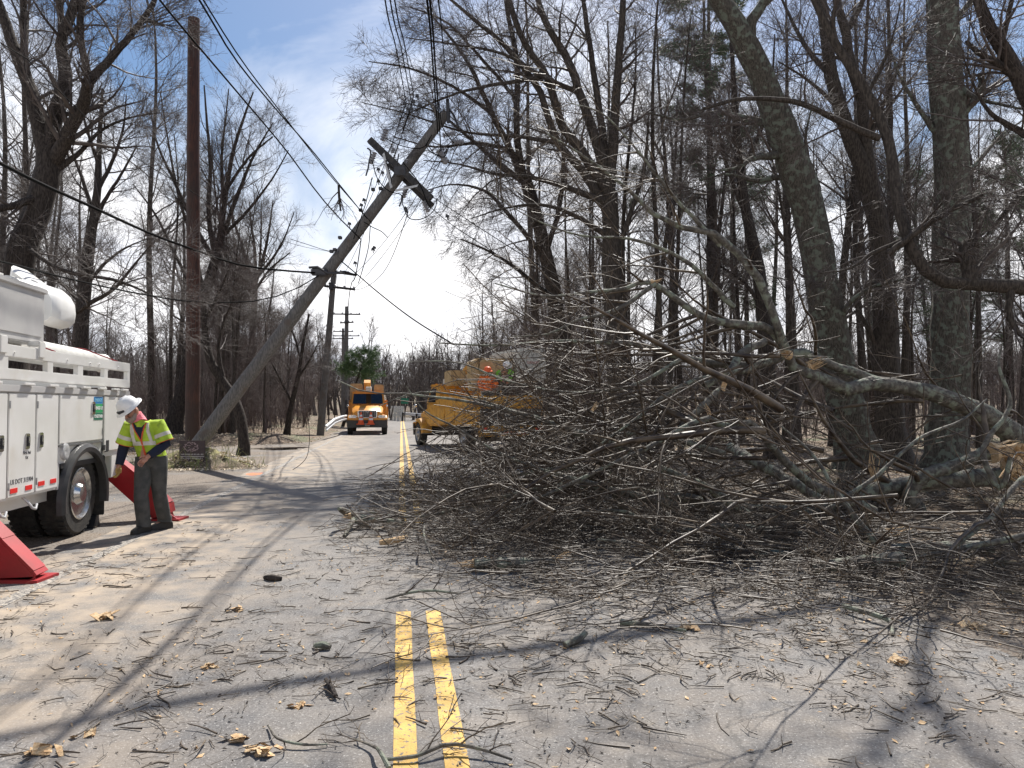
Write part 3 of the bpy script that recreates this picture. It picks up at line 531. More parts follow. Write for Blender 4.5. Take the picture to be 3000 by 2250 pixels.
# undergrowth: brush nobody could count
def brush_field(name, n, umin, umax, Ymin, Ymax, hgt, label):
    u = rng.uniform(umin, umax, n); Yd = rng.uniform(Ymin, Ymax, n); x = (u-1500)/FPX*Yd; s = (x-RO.x)*RX.x+(Yd-RO.y)*RX.y; t = (x-RO.x)*RY.x+(Yd-RO.y)*RY.y
    ok = ((s < np.where(t < 36, -11, -6)) | (s > 6)); x, Yd = x[ok], Yd[ok]; m = len(x); g = height(x, Yd)
    h = rng.uniform(hgt[0], hgt[1], m); K = 5; z = np.linspace(0, 1, K); lean = rng.normal(0, .22, (m, 2))
    Pt = np.stack([x[:, None]+lean[:, :1]*h[:, None]*z, Yd[:, None]+lean[:, 1:]*h[:, None]*z, g[:, None]-.1+h[:, None]*z], -1)+rng.normal(0, .04, (m, K, 3)); Rd = .012*(1-.7*z)[None]*np.ones((m, 1))*rng.uniform(.6, 1.5, (m, 1))
    o = [tubes(Pt, Rd, 3)]; a, b = grow(Pt, Rd, 7, (.4, 1.3), .6, (20, 60), 4, .15, .1, tmin=.1, rmin=.005); o.append(tubes(a, b, 3)); a, b = grow(a, b, 4, (.2, .6), .6, (20, 60), 3, .12, .05, rmin=.004); o.append(tubes(a, b, 3))
    tag(link(name, np_mesh(name, *cat(o), M['twig_red'])), label, 'undergrowth', kind='stuff')
brush_field('undergrowth', 1500, -300, 990, 27, 60, (1.0, 3.2), 'tangled leafless undergrowth on the forest floor left of the road')
brush_field('undergrowth', 700, 1250, 3200, 24, 60, (.8, 3.0), 'tangled leafless undergrowth on the forest floor right of the road')
# far woods on the rising land
def far_wood(n, ymin, ymax, hgt):
    a = rng.uniform(-.95, .95, n); Yd = rng.uniform(ymin, ymax, n); x = Yd*a; g = height(x, Yd); h = rng.uniform(*hgt, n); K = 5; z = np.linspace(0, 1, K)
    Pt = np.stack([x[:, None]+rng.normal(0, .8, (n, 1))*z, Yd[:, None]+0*z, g[:, None]+h[:, None]*z], -1); Rd = .16*(1-.85*z)[None]*rng.uniform(.6, 1.3, (n, 1))
    o = [tubes(Pt, Rd, 4)]; p, r = grow(Pt, Rd, 14, (2, 5), .4, (25, 60), 4, .12, .2, tmin=.15, rmin=.03); o.append(tubes(p, r, 3)); p, r = grow(p, r, 6, (1, 2.2), .6, (25, 60), 3, .12, .1, rmin=.02); o.append(tubes(p, r, 3))
    return cat(o)
tag(link('far_wood', np_mesh('far_wood', *far_wood(2200, 85, 230, (6, 11)), M['twig'])), 'grey brown mass of bare woods closing the horizon', 'woods', kind='stuff')
# evergreens
pine('pine_tree', 'dark green pine reaching over the road behind the orange truck', 'pine', None, *P(1003,1200,62).xy, 6.2, .14, .66, 17, M['needles'], lean=1.9, L=(2.6,5.2), size=.22, n=20)
pine('pine_tree', 'tall pale green pine behind the sheaf of stems, top centre right', 'pine', None, *P(2085,1200,33).xy, 22, .24, .48, 9, M['needles_pale'], L=(3.0,6.5), size=.26, n=48)
pine('pine_tree', 'pine at the right edge showing green between the trunks', 'pine', None, *P(2960,1200,36).xy, 15, .2, .3, 9, M['needles_pale'], L=(2.5,5.5), size=.26, n=46)
pine('pine_tree', 'half hidden pine right of the thick leaning trunk', 'pine', None, *P(2660,1200,38).xy, 14, .2, .35, 5, M['needles_pale'], L=(1.5,4), size=.24, n=36)
pine('pine_tree', 'thin topped pine left of the thick leaning trunk', 'pine', None, *P(2190,1200,42).xy, 15, .2, .45, 4, M['needles_pale'], L=(1.5,3.5), size=.24, n=36)
# ---------------------------------------------------------------- white bucket truck on the left shoulder
# local frame: x across (the road side is +x), y along the road (its rear end is y = 0, the cab lies towards -y)
WT = empty('bucket_truck', rd(-5.42, 12.27), TH, 'white utility truck with side cabinets and folded boom parked on the left shoulder', 'truck')
HX = 1.20
b = MB(); b.box(-HX, HX, -6.0, -2.38, .66, 1.80, .01).box(-HX, HX, -2.38, 0, .95, 1.80, .01).box(-HX, HX, -.62, 0, .64, .97, .008).box(-1.0, 1.0, -6, -.1, .5, .7)
b.build('body', M['white'], WT)
for x0, x1 in ((HX-.24, HX+.012),): MB().prism([(x0,-2.38,.655),(x0,-2.38,.97),(x0,-2.33,.97),(x0,-2.33,.655)], (.25,0,0)).build('wheel_well', M['grey_paint'], WT)
doors = [(-6.0,-5.35,.69,1.79),(-5.32,-4.55,.69,1.79),(-4.52,-3.60,.69,1.79),(-3.57,-2.98,.69,1.79),(-2.95,-2.40,.69,1.79),(-2.36,-1.02,1.20,1.79),(-.96,-.06,1.03,1.79)]
for i, (y0, y1, z0, z1) in enumerate(doors):
    d = MB().box(HX+.002, HX+.022, y0, y1, z0, z1, .008).build('cabinet_door', M['white'], WT)
    for zz_ in ((z0+.12), (z1-.12)): MB().cyl((HX+.024, y0+.012 if i < 5 else y1-.012, zz_-.04), (HX+.024, y0+.012 if i < 5 else y1-.012, zz_+.04), .009, n=8).build('hinge', M['steel'], d)
    hy, hz_ = ((y0+.10 if i == 4 else y0+.40 if i == 3 else y1-.13), 1.27) if i < 5 else ((y1-.34, 1.63) if i == 5 else (None, None))
    if hy: MB().box(HX+.021, HX+.034, hy-.05, hy+.05, hz_-.085, hz_+.085, .012, 0).box(HX+.0345, HX+.044, hy-.03, hy+.03, hz_-.055, hz_+.055, .008, 1).box(HX+.043, HX+.052, hy-.014, hy+.014, hz_-.02, hz_+.045, .004, 0).build('latch', [M['chrome'], M['iron']], d)
b = MB()
for y0 in (-5.335,-4.535,-3.585,-2.965,-2.38): b.box(HX-.01, HX+.006, y0-.017, y0+.017, .69, 1.79)
b.box(HX-.01, HX+.03, -2.38, -1.0, 1.165, 1.185).box(HX-.01, HX+.008, -1.01, -.97, .97, 1.79); b.build('seam', M['seam'], WT)
MB().box(-HX-.01, HX+.028, -6.0, .03, 1.80, 1.88, .01).build('deck_edge', M['grey_paint'], WT)
b = MB()
for y in (-5.5,-4.7,-3.9,-3.2,-2.6,-2.1,-1.65,-1.1,-.6,-.25): b.box(HX+.02, HX+.06, y-.12, y+.12, 1.88, 1.91, .006)
b.build('tie_plate', M['white'], WT)
# rail with long slots
b = MB(); zb, zt = 1.93, 2.30
b.box(HX-.03, HX+.03, -6, .0, zb, 2.05, .006).box(HX-.03, HX+.03, -6, .0, 2.17, zt, .006)
for y0, y1 in ((-6,-5.8),(-4.86,-4.66),(-3.86,-3.62),(-2.72,-2.58),(-1.88,-1.72),(-1.0,-.88),(-.1,0)): b.box(HX-.027, HX+.027, y0, y1, 2.04, 2.18)
for y in (-3.5,-2.9,-2.2,-1.5,-1.2,-.5): b.cyl((HX+.028, y, 2.22), (HX+.04, y, 2.22), .012, n=8)
r_ = b.build('side_rail', M['white'], WT)
b = MB(); b.box(-HX, -HX+.05, -6, 0, zb, zt); b.box(-.9, .9, -.06, 0, zb, 2.1)
b.build('far_rail', M['white'], WT)
# box hung on the rail, pole cover and bits on the deck
b = MB(); b.box(HX-.62, HX-.06, -5.2, -2.62, 2.37, 2.98, .012).box(HX-.64, HX-.03, -5.22, -2.60, 2.96, 3.02, .01); bx = b.build('tool_box', M['grey_paint'], WT)
for y in (-4.9,-3.75,-2.9): MB().box(HX-.09, HX+.045, y-.07, y+.07, 2.33, 2.385, .006).box(HX+.03, HX+.05, y-.07, y+.07, 2.20, 2.38, .006).build('bracket', M['white'], bx)
MB().box(HX-.058, HX-.05, -5.1, -2.7, 2.45, 2.90, .003).build('lid', M['grey_paint'], bx)
MB().tube([(.75,-4.6,2.36),(.76,-.9,2.32),(.76,.16,2.31)], [.15,.15,.13], 20).lathe((.76,.16,2.31), [(.135,0),(.145,.03),(.135,.08),(.06,.1)], 'y').build('pole_guard', M['fibre'], WT)
MB().prism([(.2,-3.4,2.38),(.55,-3.4,2.44),(.55,-.7,2.42),(.2,-.7,2.36)], (0,0,.07)).build('deck_cover', M['white'], WT)
MB().tube([(.55,-1.9,2.33),(.62,-1.75,2.60)], .07, 14).build('clear_tube', M['galv'], WT)
for y0 in (-2.5, -.45):
    b = MB()
    for k in range(1): b.tube([(.4,y0-.25+k*.07,2.44),(.62,y0-.1+k*.07,2.49),(.76,y0+k*.08,2.478),(.93,y0+.1+k*.05,2.40),(1.16,y0+.14+k*.04,2.31)], .009, 5)
    b.build('red_rope', M['red'], WT)
# boom: round fibreglass arm going into a big moulded elbow
def boomP(u, v, Y): return P(u, v, Y)
b = MB(); A0, A1 = P(-420,820,8.4), P(100,880,11.2); b.tube([A0, A0.lerp(A1,.5), A1], [.30,.29,.28], 24); bo = b.build('boom_arm', M['white'], WT, True)
MB().tube([A0.lerp(A1,.80), A0.lerp(A1,.815)], .305, 24).tube([A0.lerp(A1,.95), A0.lerp(A1,.965)], .298, 24).build('boom_collar', M['grey_paint'], bo, True)
pr = [P(u, v, 11.3) for u, v in ((60,785),(120,830),(165,845),(183,860),(197,885),(200,915),(196,942),(180,957),(160,961),(130,950),(90,940),(60,925),(40,900))]
b = MB(); cc = sum((Vector(p) for p in pr), Vector())/len(pr)
lay = [(-.34,.80),(-.28,.93),(-.18,1),(.18,1),(.28,.93),(.34,.80)]; vs = []; n_ = len(pr)
for off, sc in lay:
    for p in pr: vs.append(cc+(p-cc)*sc+RY*off*-1.15)
fs = [(i*n_+k, i*n_+(k+1)%n_, (i+1)*n_+(k+1)%n_, (i+1)*n_+k) for i in range(5) for k in range(n_)]+[tuple(range(n_))[::-1], tuple(range(5*n_, 6*n_))]
b.add(vs, fs).build('boom_elbow', M['white'], WT, True)
MB().box(-.2,.5,-4.6,-2.3,3.18,3.42,.04).box(-.1,.35,-2.35,-1.75,3.15,3.33,.05).build('elbow_cover', M['white'], WT)
MB().box(.60,.64,-3.02,-2.92,3.34,3.46,.02).build('control_handle', mat('teal', (.08,.35,.45), .5), WT)
MB().cyl((0,-4.2,1.8),(0,-4.2,3.1),.32).box(-.3,.45,-4.6,-2.5,2.9,3.2,.06).tube([(.55,-5,3.05),(.55,-3.6,3.18),(.55,-3.2,3.10),(.5,-2.9,2.9)], .05).build('turret', M['grey_paint'], WT)
# cab, beyond the left edge of the picture
b = MB(); b.box(-1.15,1.15,-8.0,-6.15,.75,2.75,.12).prism([(-1.0,-9.6,.8),(-1.0,-9.6,1.55),(-1.0,-8.0,1.8),(-1.0,-8.0,.8)], (2.0,0,0)); cb_ = b.build('cab', M['white'], WT)
MB().box(1.146,1.158,-7.7,-6.6,1.75,2.45,.02).prism([(-.95,-8.02,1.85),(-.95,-7.97,2.55),(-.95,-7.95,2.55),(-.95,-7.99,1.85)], (1.9,0,0)).build('window', M['glass'], cb_)
def wheel(parent, x, y, r=.53, wd=.3, side=1, dual=True, rim='chrome'):
    t = MB().lathe((x,y,r), [(r*.60,-wd*.5),(r*.93,-wd*.5),(r,-wd*.38),(r,wd*.38),(r*.93,wd*.5),(r*.62,wd*.5),(r*.58,wd*.32)], 'x', 36)
    for k in range(40):
        a = 2*math.pi*k/40; c = Vector((x, y+math.cos(a)*r*.992, r+math.sin(a)*r*.992)); tn = Vector((0,-math.sin(a),math.cos(a)))*.022; up_ = Vector((0,math.cos(a),math.sin(a)))*.014
        for q in (-1, 1): t.prism([c+Vector((q*wd*.46,0,0))-tn, c+Vector((q*wd*.46,0,0))+tn, c+Vector((q*wd*.12,0,0))+tn, c+Vector((q*wd*.12,0,0))-tn], up_)
    w_ = MB().build('wheel', M['iron'], parent) if False else t.build('wheel', M['black'], parent)
    s_ = side*wd
    MB().lathe((x,y,r), [(r*.60,s_*.42),(r*.63,s_*.53),(r*.60,s_*.55),(r*.52,s_*.40),(r*.34,s_*.30),(r*.30,s_*.36),(r*.20,s_*.62),(r*.06,s_*.64)], 'x', 32).build('rim', M[rim], w_)
    return w_
wheel(WT, 1.03, -1.62, side=1); wheel(WT, -1.03, -1.62, side=-1); wheel(WT, 1.03, -8.7, side=1); wheel(WT, -1.03, -8.7, side=-1)
wheel(WT, .68, -1.62, side=1); MB().cyl((-.9,-1.62,.53),(.9,-1.62,.53),.1).build('axle', M['iron'], WT)
# fender flare and mud flap
b = MB(); vs = []; m_ = 22
for i in range(m_+1):
    a = math.pi*(-.06+1.12*i/m_); 
    for rr_, xx in ((.60,HX-.02),(.60,HX+.075),(.655,HX+.085),(.70,HX+.055),(.71,HX+.0)): vs.append((xx, -1.62+math.cos(a)*rr_*1.06, .47+math.sin(a)*rr_*1.0))
b.add(vs, [(i*5+k, i*5+k+1, (i+1)*5+k+1, (i+1)*5+k) for i in range(m_) for k in range(4)]+[(i*5+4, i*5, (i+1)*5, (i+1)*5+4) for i in range(m_)]+[(0,1,2,3,4), tuple(m_*5+k for k in (4,3,2,1,0))])
b.build('fender', M['fender'], WT)
MB().box(.82,HX+.03,-.96,-.93,.16,.98,.01).build('mud_flap', M['black'], WT)
MB().box(.8,1.22,-2.3,-.96,.9,.96).build('wheel_arch', M['iron'], WT)
MB().prism([(1.0,-1.12,.001),(1.0,-.90,.001),(1.0,-.93,.16),(1.0,-1.02,.16)], (.16,0,0)).build('wheel_chock', M['iron'], WT)
for y, z in ((-5.2,.72),(-4.9,.72),(-4.35,.72),(-3.95,.72),(-3.45,.735),(-3.12,.735),(-2.82,.75),(-2.52,.75),(-.30,1.12)): MB().box(HX+.0225,HX+.028,y-.075,y+.075,z,z+.05).build('reflector', M['reflector'], WT)
MB().box(HX-.02,HX+.026,-.90,-.78,1.02,1.19,.01).box(HX+.02,HX+.03,-1.0,-.93,1.05,1.12).build('socket', M['iron'], WT)
b = MB()
for y in (-4.3,-3.7,-3.02): b.tube([(HX-.1,y,.66),(HX-.02,y,.58),(HX+.01,y+.03,.52),(HX+.01,y+.10,.50),(HX-.0,y+.15,.55)], .016, 8)
b.build('tie_hook', M['galv'], WT)
MB().lathe((HX,-2.20,1.10), [(.10,0),(.10,.035),(.075,.045),(.02,.03)], 'x', 22).build('fuel_cap', M['galv'], WT)
MB().box(HX-.3,HX+.0,.002,.04,1.35,1.70,.01).build('tail_panel', M['reflector'], WT)
def RTXT(x, y, z): return Matrix.Translation((x,y,z)) @ Matrix(((0,0,1,0),(1,0,0,0),(0,1,0,0),(0,0,0,1)))
dc = MB().box(HX+.0225,HX+.0255,-1.34,-1.04,1.69,1.78).build('decal', M['blue'], WT)
MB().box(HX+.0225,HX+.0255,-1.34,-1.04,1.57,1.686).build('decal', M['green'], WT)
MB().box(HX+.0225,HX+.0255,-1.34,-1.04,1.47,1.566).build('decal', M['dgreen'], WT)
text('lettering', 'ENERGY', .066, mat('decal_pale', (.25,.55,.75), .5), RTXT(HX+.026,-1.19,1.735), WT, bold=.001)
text('lettering', 'BRINGS US', .062, M['print'], RTXT(HX+.026,-1.19,1.628), WT, bold=.002)
text('lettering', 'TOGETHER', .058, M['print'], RTXT(HX+.026,-1.19,1.517), WT, bold=.002)
text('lettering', 'US DOT 315904', .074, M['ink'], RTXT(HX+.023,-3.27,.85), WT)
text('lettering', 'First Aid\nKit', .05, M['ink'], RTXT(HX+.023,-3.17,1.12), WT)
# red outriggers: legs reaching down to a pad on the road edge
def outrigger(pts, foot, Yd):
    w3 = [P(u, v, Yd) for u, v in pts]; o = MB().prism(w3, RY*.20).build('outrigger', M['red'], WT, True)
    a, c = P(*foot[0], Yd), P(*foot[1], Yd); a.z = c.z = .0
    m = MB(); q = a-RY*.05; m.prism([q, Vector((c.x, c.y-.05, 0)), Vector((c.x, c.y+.30, 0)), a+RY*.30], (0,0,.03))
    m.prism([a+Vector((.02,0,.03)), c+Vector((-.05,0,.03)), w3[foot[2]]+Vector((0,0,0))], RY*.025).build('foot_pad', M['red'], o, True)
    m = MB(); e = [w3[k] for k in foot[3]]
    for p, q in zip(e[:-1], e[1:]):
        d = (q-p).normalized(); up_ = Vector((-d.z, 0, d.x)); up_ = up_ if up_.z > 0 else -up_
        m.prism([p+up_*.002, q+up_*.002, q+up_*.03, p+up_*.025], RY*.24)
    f = m.build('flange', M['red'], o, True)
    m = MB()
    for t in (.35, .75):
        c_ = w3[foot[4][0]].lerp(w3[foot[4][1]], t); m.cyl(c_-RY*.001, c_-RY*.02, .028, n=12)
    m.build('bolt', M['iron'], o, True)
outrigger([(300,1315),(456,1442),(490,1476),(494,1503),(500,1521),(450,1523),(399,1481),(300,1392)], ((440,1527),(528,1519),3,(0,1,2,3),(6,5)), 11.15)
outrigger([(-260,1340),(0,1585),(92,1678),(100,1690),(84,1700),(-70,1703),(-130,1640),(-330,1440)], ((-80,1703),(118,1690),3,(0,1,2,3),(6,5)), 7.25)
# ---------------------------------------------------------------- orange / yellow line trucks (front at y = 0, facing -y)
def line_truck(name, loc, rz, label, paint, dirty=False):
    T = empty(name, loc, rz, label, 'truck'); pm = M[paint]
    # bonnet: sections from nose to windscreen
    b = MB(); secs = []
    for y, hw, z0, z1, c in ((.10,.80,.95,1.38,.12),(.30,.88,.95,1.50,.16),(.9,.90,.95,1.62,.16),(1.5,.92,.95,1.74,.14)):
        secs.append([(-hw,y,z0),(-hw,y,z1-c),(-hw+c*1.3,y,z1),(hw-c*1.3,y,z1),(hw,y,z1-c),(hw,y,z0)])
    vs = [v for s_ in secs for v in s_]; b.add(vs, [(i*6+k, i*6+(k+1)%6, (i+1)*6+(k+1)%6, (i+1)*6+k) for i in range(3) for k in range(6)]+[(0,1,2,3,4,5),(18,19,20,21,22,23)]); hd = b.build('hood', pm, T)
    for s_ in (-1, 1):
        f = MB(); vs = []; m_ = 12
        for i in range(m_+1):
            a = math.pi*i/m_; vs += [(s_*.72, .72+math.cos(a)*.66, .55+math.sin(a)*.66), (s_*1.12, .72+math.cos(a)*.64, .53+math.sin(a)*.60), (s_*1.17, .72+math.cos(a)*.56, .5+math.sin(a)*.5)]
        f.add(vs, [(i*3+k, i*3+k+1, i*3+4+k, i*3+3+k) for i in range(m_) for k in range(2)]).build('fender', pm, T)
        h = MB().box(s_*.62, s_*1.08, .02, .16, .98, 1.14, .04).build('headlight', M['chrome'], T)
        MB().box(s_*.66, s_*.86, .008, .03, 1.01, 1.11, .02).build('lens', M['print'], h)
        MB().tube([(s_*.98,1.9,1.95),(s_*1.28,1.75,2.0),(s_*1.28,1.75,1.5)], .02, 6).box(s_*1.2, s_*1.38, 1.68, 1.78, 1.5, 2.05, .03).build('mirror', M['iron'], T)
        MB().tube([(s_*1.05,.5,1.25),(s_*1.12,.3,1.62)], .012, 6).sphere((s_*1.13,.28,1.68), .07, n=10).build('hood_mirror', M['chrome'], T)
    g = MB().box(-.56,.56,.04,.14,.98,1.42,.05).build('grille', M['chrome'], T); m = MB().box(-.50,.50,.03,.05,1.01,1.38,.02)
    m.build('grille_insert', M['iron'], g); m = MB()
    for k in range(9): m.box(-.46+k*.108, -.44+k*.108, .018, .031, 1.03, 1.36)
    m.prism([(-.12,.012,1.40),(0,.012,1.24),(.12,.012,1.40),(.07,.012,1.40),(0,.012,1.30),(-.07,.012,1.40)], (0,.02,0)).build('grille_bar', M['steel'], g)
    MB().prism([(-1.15,.0,.42),(1.15,.0,.42),(1.17,0,.92),(-1.17,0,.92)], (0,.16,0)).build('bumper', M['fender'], T)
    MB().box(-1.17,1.17,-.03,.14,.84,.97,.03).build('bumper_top', pm, T)
    MB().box(-.14,.14,-.02,0,.5,.66).build('number_plate', M['print'], T); 
    b = MB(); b.box(-1.0,1.0,1.52,3.3,.85,1.8,.06).add([(-1.0,1.5,1.78),(1.0,1.5,1.78),(.92,2.0,2.48),(-.92,2.0,2.48),(-1.0,3.3,1.78),(1.0,3.3,1.78),(.94,3.25,2.48),(-.94,3.25,2.48)], [(0,1,2,3),(4,5,6,7),(0,3,7,4),(1,5,6,2),(3,2,6,7),(0,4,5,1)]); cb_ = b.build('cab', pm, T)
    b = MB(); b.box(-.98,.98,1.9,3.3,2.44,2.56,.05)
    b.build('roof', pm, cb_)
    MB().add([(-.90,1.49,1.82),(.90,1.49,1.82),(.84,1.93,2.42),(-.84,1.93,2.42)], [(0,1,2,3)]).build('windshield', M['glass'], cb_)
    for s_ in (-1, 1): MB().add([(s_*1.004,1.75,1.82),(s_*1.004,2.75,1.82),(s_*.955,2.7,2.38),(s_*.955,2.05,2.38)], [(0,1,2,3)]).build('side_window', M['glass'], cb_)
    b = MB()
    for x in (-.7,-.2,0,.2,.7): b.box(x-.05,x+.05,1.92,2.0,2.555,2.60,.01)
    b.build('marker_light', M['amber'], cb_)
    # body, boxes and boom
    b = MB(); b.box(-1.22,1.22,3.45,8.2,.95,1.62,.02); bd = b.build('body', pm, T)
    for s_ in (-1, 1):
        for k in range(4): MB().box(s_*1.222, s_*1.24, 3.52+k*1.17, 4.62+k*1.17, 1.0, 1.58, .01).build('cabinet_door', pm, bd)
    b = MB(); b.box(-1.2,-.85,3.5,7.9,1.62,2.05,.02); b.box(.85,1.2,3.5,7.9,1.62,2.05,.02); b.build('upper_bin', pm, T)
    MB().box(-1.15,-.4,3.6,4.7,2.05,3.1,.05).box(.35,.95,3.7,4.6,2.45,3.05,.05).build('bucket', M['cream'], T)
    MB().cyl((0,5.6,1.6),(0,5.6,2.4),.33).prism([(-.28,3.6,2.35),(-.28,3.6,3.15),(-.28,4.1,3.35),(-.28,6.0,2.75),(-.28,6.0,2.3)], (.4,0,0)).tube([(-.02,3.9,3.0),(.1,3.7,2.7),(.12,3.8,2.45)], .1).build('boom_base', pm, T)
    MB().prism([(-.12,5.4,2.6),(-.12,5.4,2.95),(-.12,1.2,2.82),(-.12,1.2,2.62)], (.3,0,0)).build('boom_arm', M['fibre'], T)
    for x, y in ((-1.0,.72),(1.0,.72),(-.98,6.5),(.98,6.5)): wheel(T, x, y, .47, .3, 1 if x > 0 else -1, rim='steel')
    MB().box(-.45,.45,.3,8.1,.6,.92).cyl((-.9,.72,.47),(.9,.72,.47),.07).cyl((-.9,6.5,.47),(.9,6.5,.47),.09).build('chassis', M['iron'], T)
    b = MB(); b.box(-1.22,1.22,8.2,8.3,.62,.98,.02); rb = b.build('rear_bumper', pm, T)
    MB().box(-.7,.35,8.301,8.306,.70,.78).build('reflector', M['reflector'], rb)
    for x in (-1.0, 1.0): MB().box(x-.1,x+.1,8.301,8.33,.83,.93,.01).build('tail_light', M['reflector'], rb)
    return T
g0 = P(1076,1271,45); OT = line_truck('line_truck', (g0.x, g0.y, 0), TH+R(1.5), 'orange line truck facing the camera in the left lane, two traffic cones on its bumper', 'orange')
YT = line_truck('line_truck', (0,0,0), 0, 'yellow line truck half hidden behind the branches of the fallen crown', 'yellow')
hd_ = TH+R(15)                                   # it heads away to the left: rear corner nearest
rear = P(1500,1322,26.5); fwd = Vector((-math.sin(hd_), math.cos(hd_), 0))
YT.rotation_euler = (0,0,hd_+math.pi); o_ = Vector((rear.x, rear.y, 0))+fwd*8.3; YT.location = o_
YM = Matrix.LocRotScale(o_, YT.rotation_euler.to_quaternion(), None)
MB().box(-1.5,-.35,5.2,8.0,2.55,3.7,.10).build('lift_bucket', M['fibre'], YT)
MB().box(-.5,1.1,6.9,7.7,2.65,3.35,.14).prism([(.85,7.3,2.2),(1.25,7.3,2.2),(1.3,7.3,3.2),(1.05,7.3,3.3)], (0,.35,0)).build('boom_head', M['cream'], YT)
MB().box(-1.2,1.2,8.21,8.27,1.62,2.02,.02).build('tailboard', M['yellow'], YT)
MB().box(-1.15,1.15,8.205,8.235,1.0,1.58,.01).build('rear_shade_panel', M['fender'], YT)  # dark sheet standing in for the shadowed inside of the bed
text('lettering', 'LJ-60N', .26, M['ink'], Matrix.Translation((-.72,8.312,.80)) @ Matrix(((-1,0,0,0),(0,0,1,0),(0,1,0,0),(0,0,0,1))), YT)
text('lettering', 'DANGER', .12, M['red'], Matrix.Translation((-.95,8.012,3.2)) @ Matrix(((-1,0,0,0),(0,0,1,0),(0,1,0,0),(0,0,0,1))), YT)
def cone(x, y, z, label, h=.5):
    r = empty('traffic_cone', (x,y,z), 0, label, 'traffic cone'); k = h/.5
    MB().box(-.15*k,.15*k,-.15*k,.15*k,0,.035*k,.01).lathe((0,0,.02*k), [(.13*k,0),(.02*k,.48*k)], n=18).build('cone_body', M['cone'], r)
    for z0, z1 in ((.16,.24),(.30,.38)): MB().lathe((0,0,.02*k), [((.131-.11*z0/.48)*k+.003,z0*k),((.131-.11*z1/.48)*k+.003,z1*k)], n=18).build('band', M['print'], r)
    return r
T_ = Matrix.LocRotScale(OT.location, OT.rotation_euler.to_quaternion(), None)
for x, l in ((-.37,'left one of the two orange traffic cones on the truck bumper'),(.20,'right one of the two orange traffic cones on the truck bumper')):
    p = T_ @ Vector((x,-.12,.60)); cone(p.x, p.y, p.z, l, .72); 
MB().box(-.6,.45,-.26,-.02,.55,.60).build('cone_holder', M['iron'], OT)
# ---------------------------------------------------------------- poles
def pole(name, label, base, top, r0, r1, material, n=20):
    t = empty(name, (base[0], base[1], max(0, base[2])), 0, label, 'utility pole'); K = 14
    q = np.linspace(0, 1, K)[:, None]; p = np.array(base)[None]*(1-q)+np.array(top)[None]*q; r = r0+(r1-r0)*q[:, 0]
    p[1:-1] += rng.normal(0, .004, (K-2, 3)); v, f = tubes(p[None], r[None], n); v = list(map(tuple, v)); 
    m = MB(); m.add(v, [tuple(x) for x in f]+[tuple(range((K-1)*n, K*n))[::1]]); m.build('shaft', M[material], t, True); return t
up0, up1 = P(565,1330,23), P(568,55,23.2)
BP = pole('utility_pole', 'new reddish brown pole standing upright, no wires or arms on it', (up0.x, up0.y, -.2), up1, .215, .175, 'pole_new', 24)
lp0, lp1 = P(548,1318,21.6), P(1309,330,21.3)
LP = pole('utility_pole', 'old grey pole tilted far over to the right with a broken crossarm', (lp0.x, lp0.y, lp0.z-.25), lp1, .205, .135, 'pole_old', 24)
def insulator(mb, p, ax=(0,0,1), s=1.0, mi=0, n=4):
    ax = Vector(ax).normalized(); p = Vector(p)
    for k in range(n):
        a = p+ax*(.055*k*s); mb.tube([a, a+ax*.012*s, a+ax*.038*s, a+ax*.055*s], [.025*s,.065*s,.045*s,.025*s], 10, mi)
def arm(root, a, c, wd=.10, name='crossarm', m='creosote'):
    a, c = Vector(a), Vector(c); d = (c-a).normalized(); n1 = d.cross(Vector((0,1,0))).normalized()*wd*.5; n2 = Vector((0,1,0))*wd*.45
    return MB().prism([a-n1-n2, a+n1-n2, a+n1+n2, a-n1+n2], c-a).build(name, M[m], root, True)
yb = 21.05
ca_ = arm(LP, P(1083,410,yb), P(1264,582,yb-.05), .18)
MB().prism([P(1120,452,yb-.14), P(1126,446,yb-.14), P(1150,548,yb-.14), P(1143,552,yb-.14)], (0,.02,0)).prism([P(1226,540,yb-.14), P(1222,547,yb-.14), P(1158,562,yb-.14), P(1158,555,yb-.14)], (0,.02,0)).build('brace', M['steel'], LP, True)
arm(LP, P(1140,480,yb+.5), P(1266,604,yb+.45), .16)
MB().tube([P(1168,452,yb-.12), P(1160,500,yb-.1), P(1150,520,yb)], .02).tube([P(1095,425,yb-.12), P(1110,450,yb-.12), P(1240,560,yb-.12)], .012).cyl(P(1176,503,yb-.15), P(1176,503,yb+.5), .07).box(*(lambda p: (p.x-.16,p.x+.16,p.y-.08,p.y-.02,p.z-.12,p.z+.12))(P(1172,502,yb-.05)), .01).build('arm_bracket', M['iron'], LP, True)
for (u, v, ax, s) in ((1120,412,(.35,0,1),1.3),(1098,446,(-.35,0,-1),1.25),(1192,545,(-.3,0,-1),1.25),(1240,590,(.5,0,-1),1.2),(1150,448,(.2,0,1),.9),(1262,565,(.4,0,.8),.8),(1297,397,(1,0,.2),1.3),(1322,415,(1,0,0),1.3),(1285,440,(.6,0,-1),1.6),(1190,480,(.2,0,1),.8)):
    m = MB(); insulator(m, P(u, v, yb-.05), ax, s, 0, 5 if s > 1.1 else 3); m.build('insulator', M['porcelain'], LP, True)
for (a, c) in (((1082,468),(1072,515)),((1178,572),(1170,605)),((1085,442),(1076,434)),((1082,475),(1090,470)),((1175,575),(1185,570)),((1186,605),(1194,625)),((1086,440),(1082,470)),((1196,550),(1180,572))):
    MB().tube([P(*a, yb-.1), P((a[0]+c[0])/2+2, (a[1]+c[1])/2, yb-.1), P(*c, yb-.1)], .022, 7).build('cutout_switch', M['iron'], LP, True)
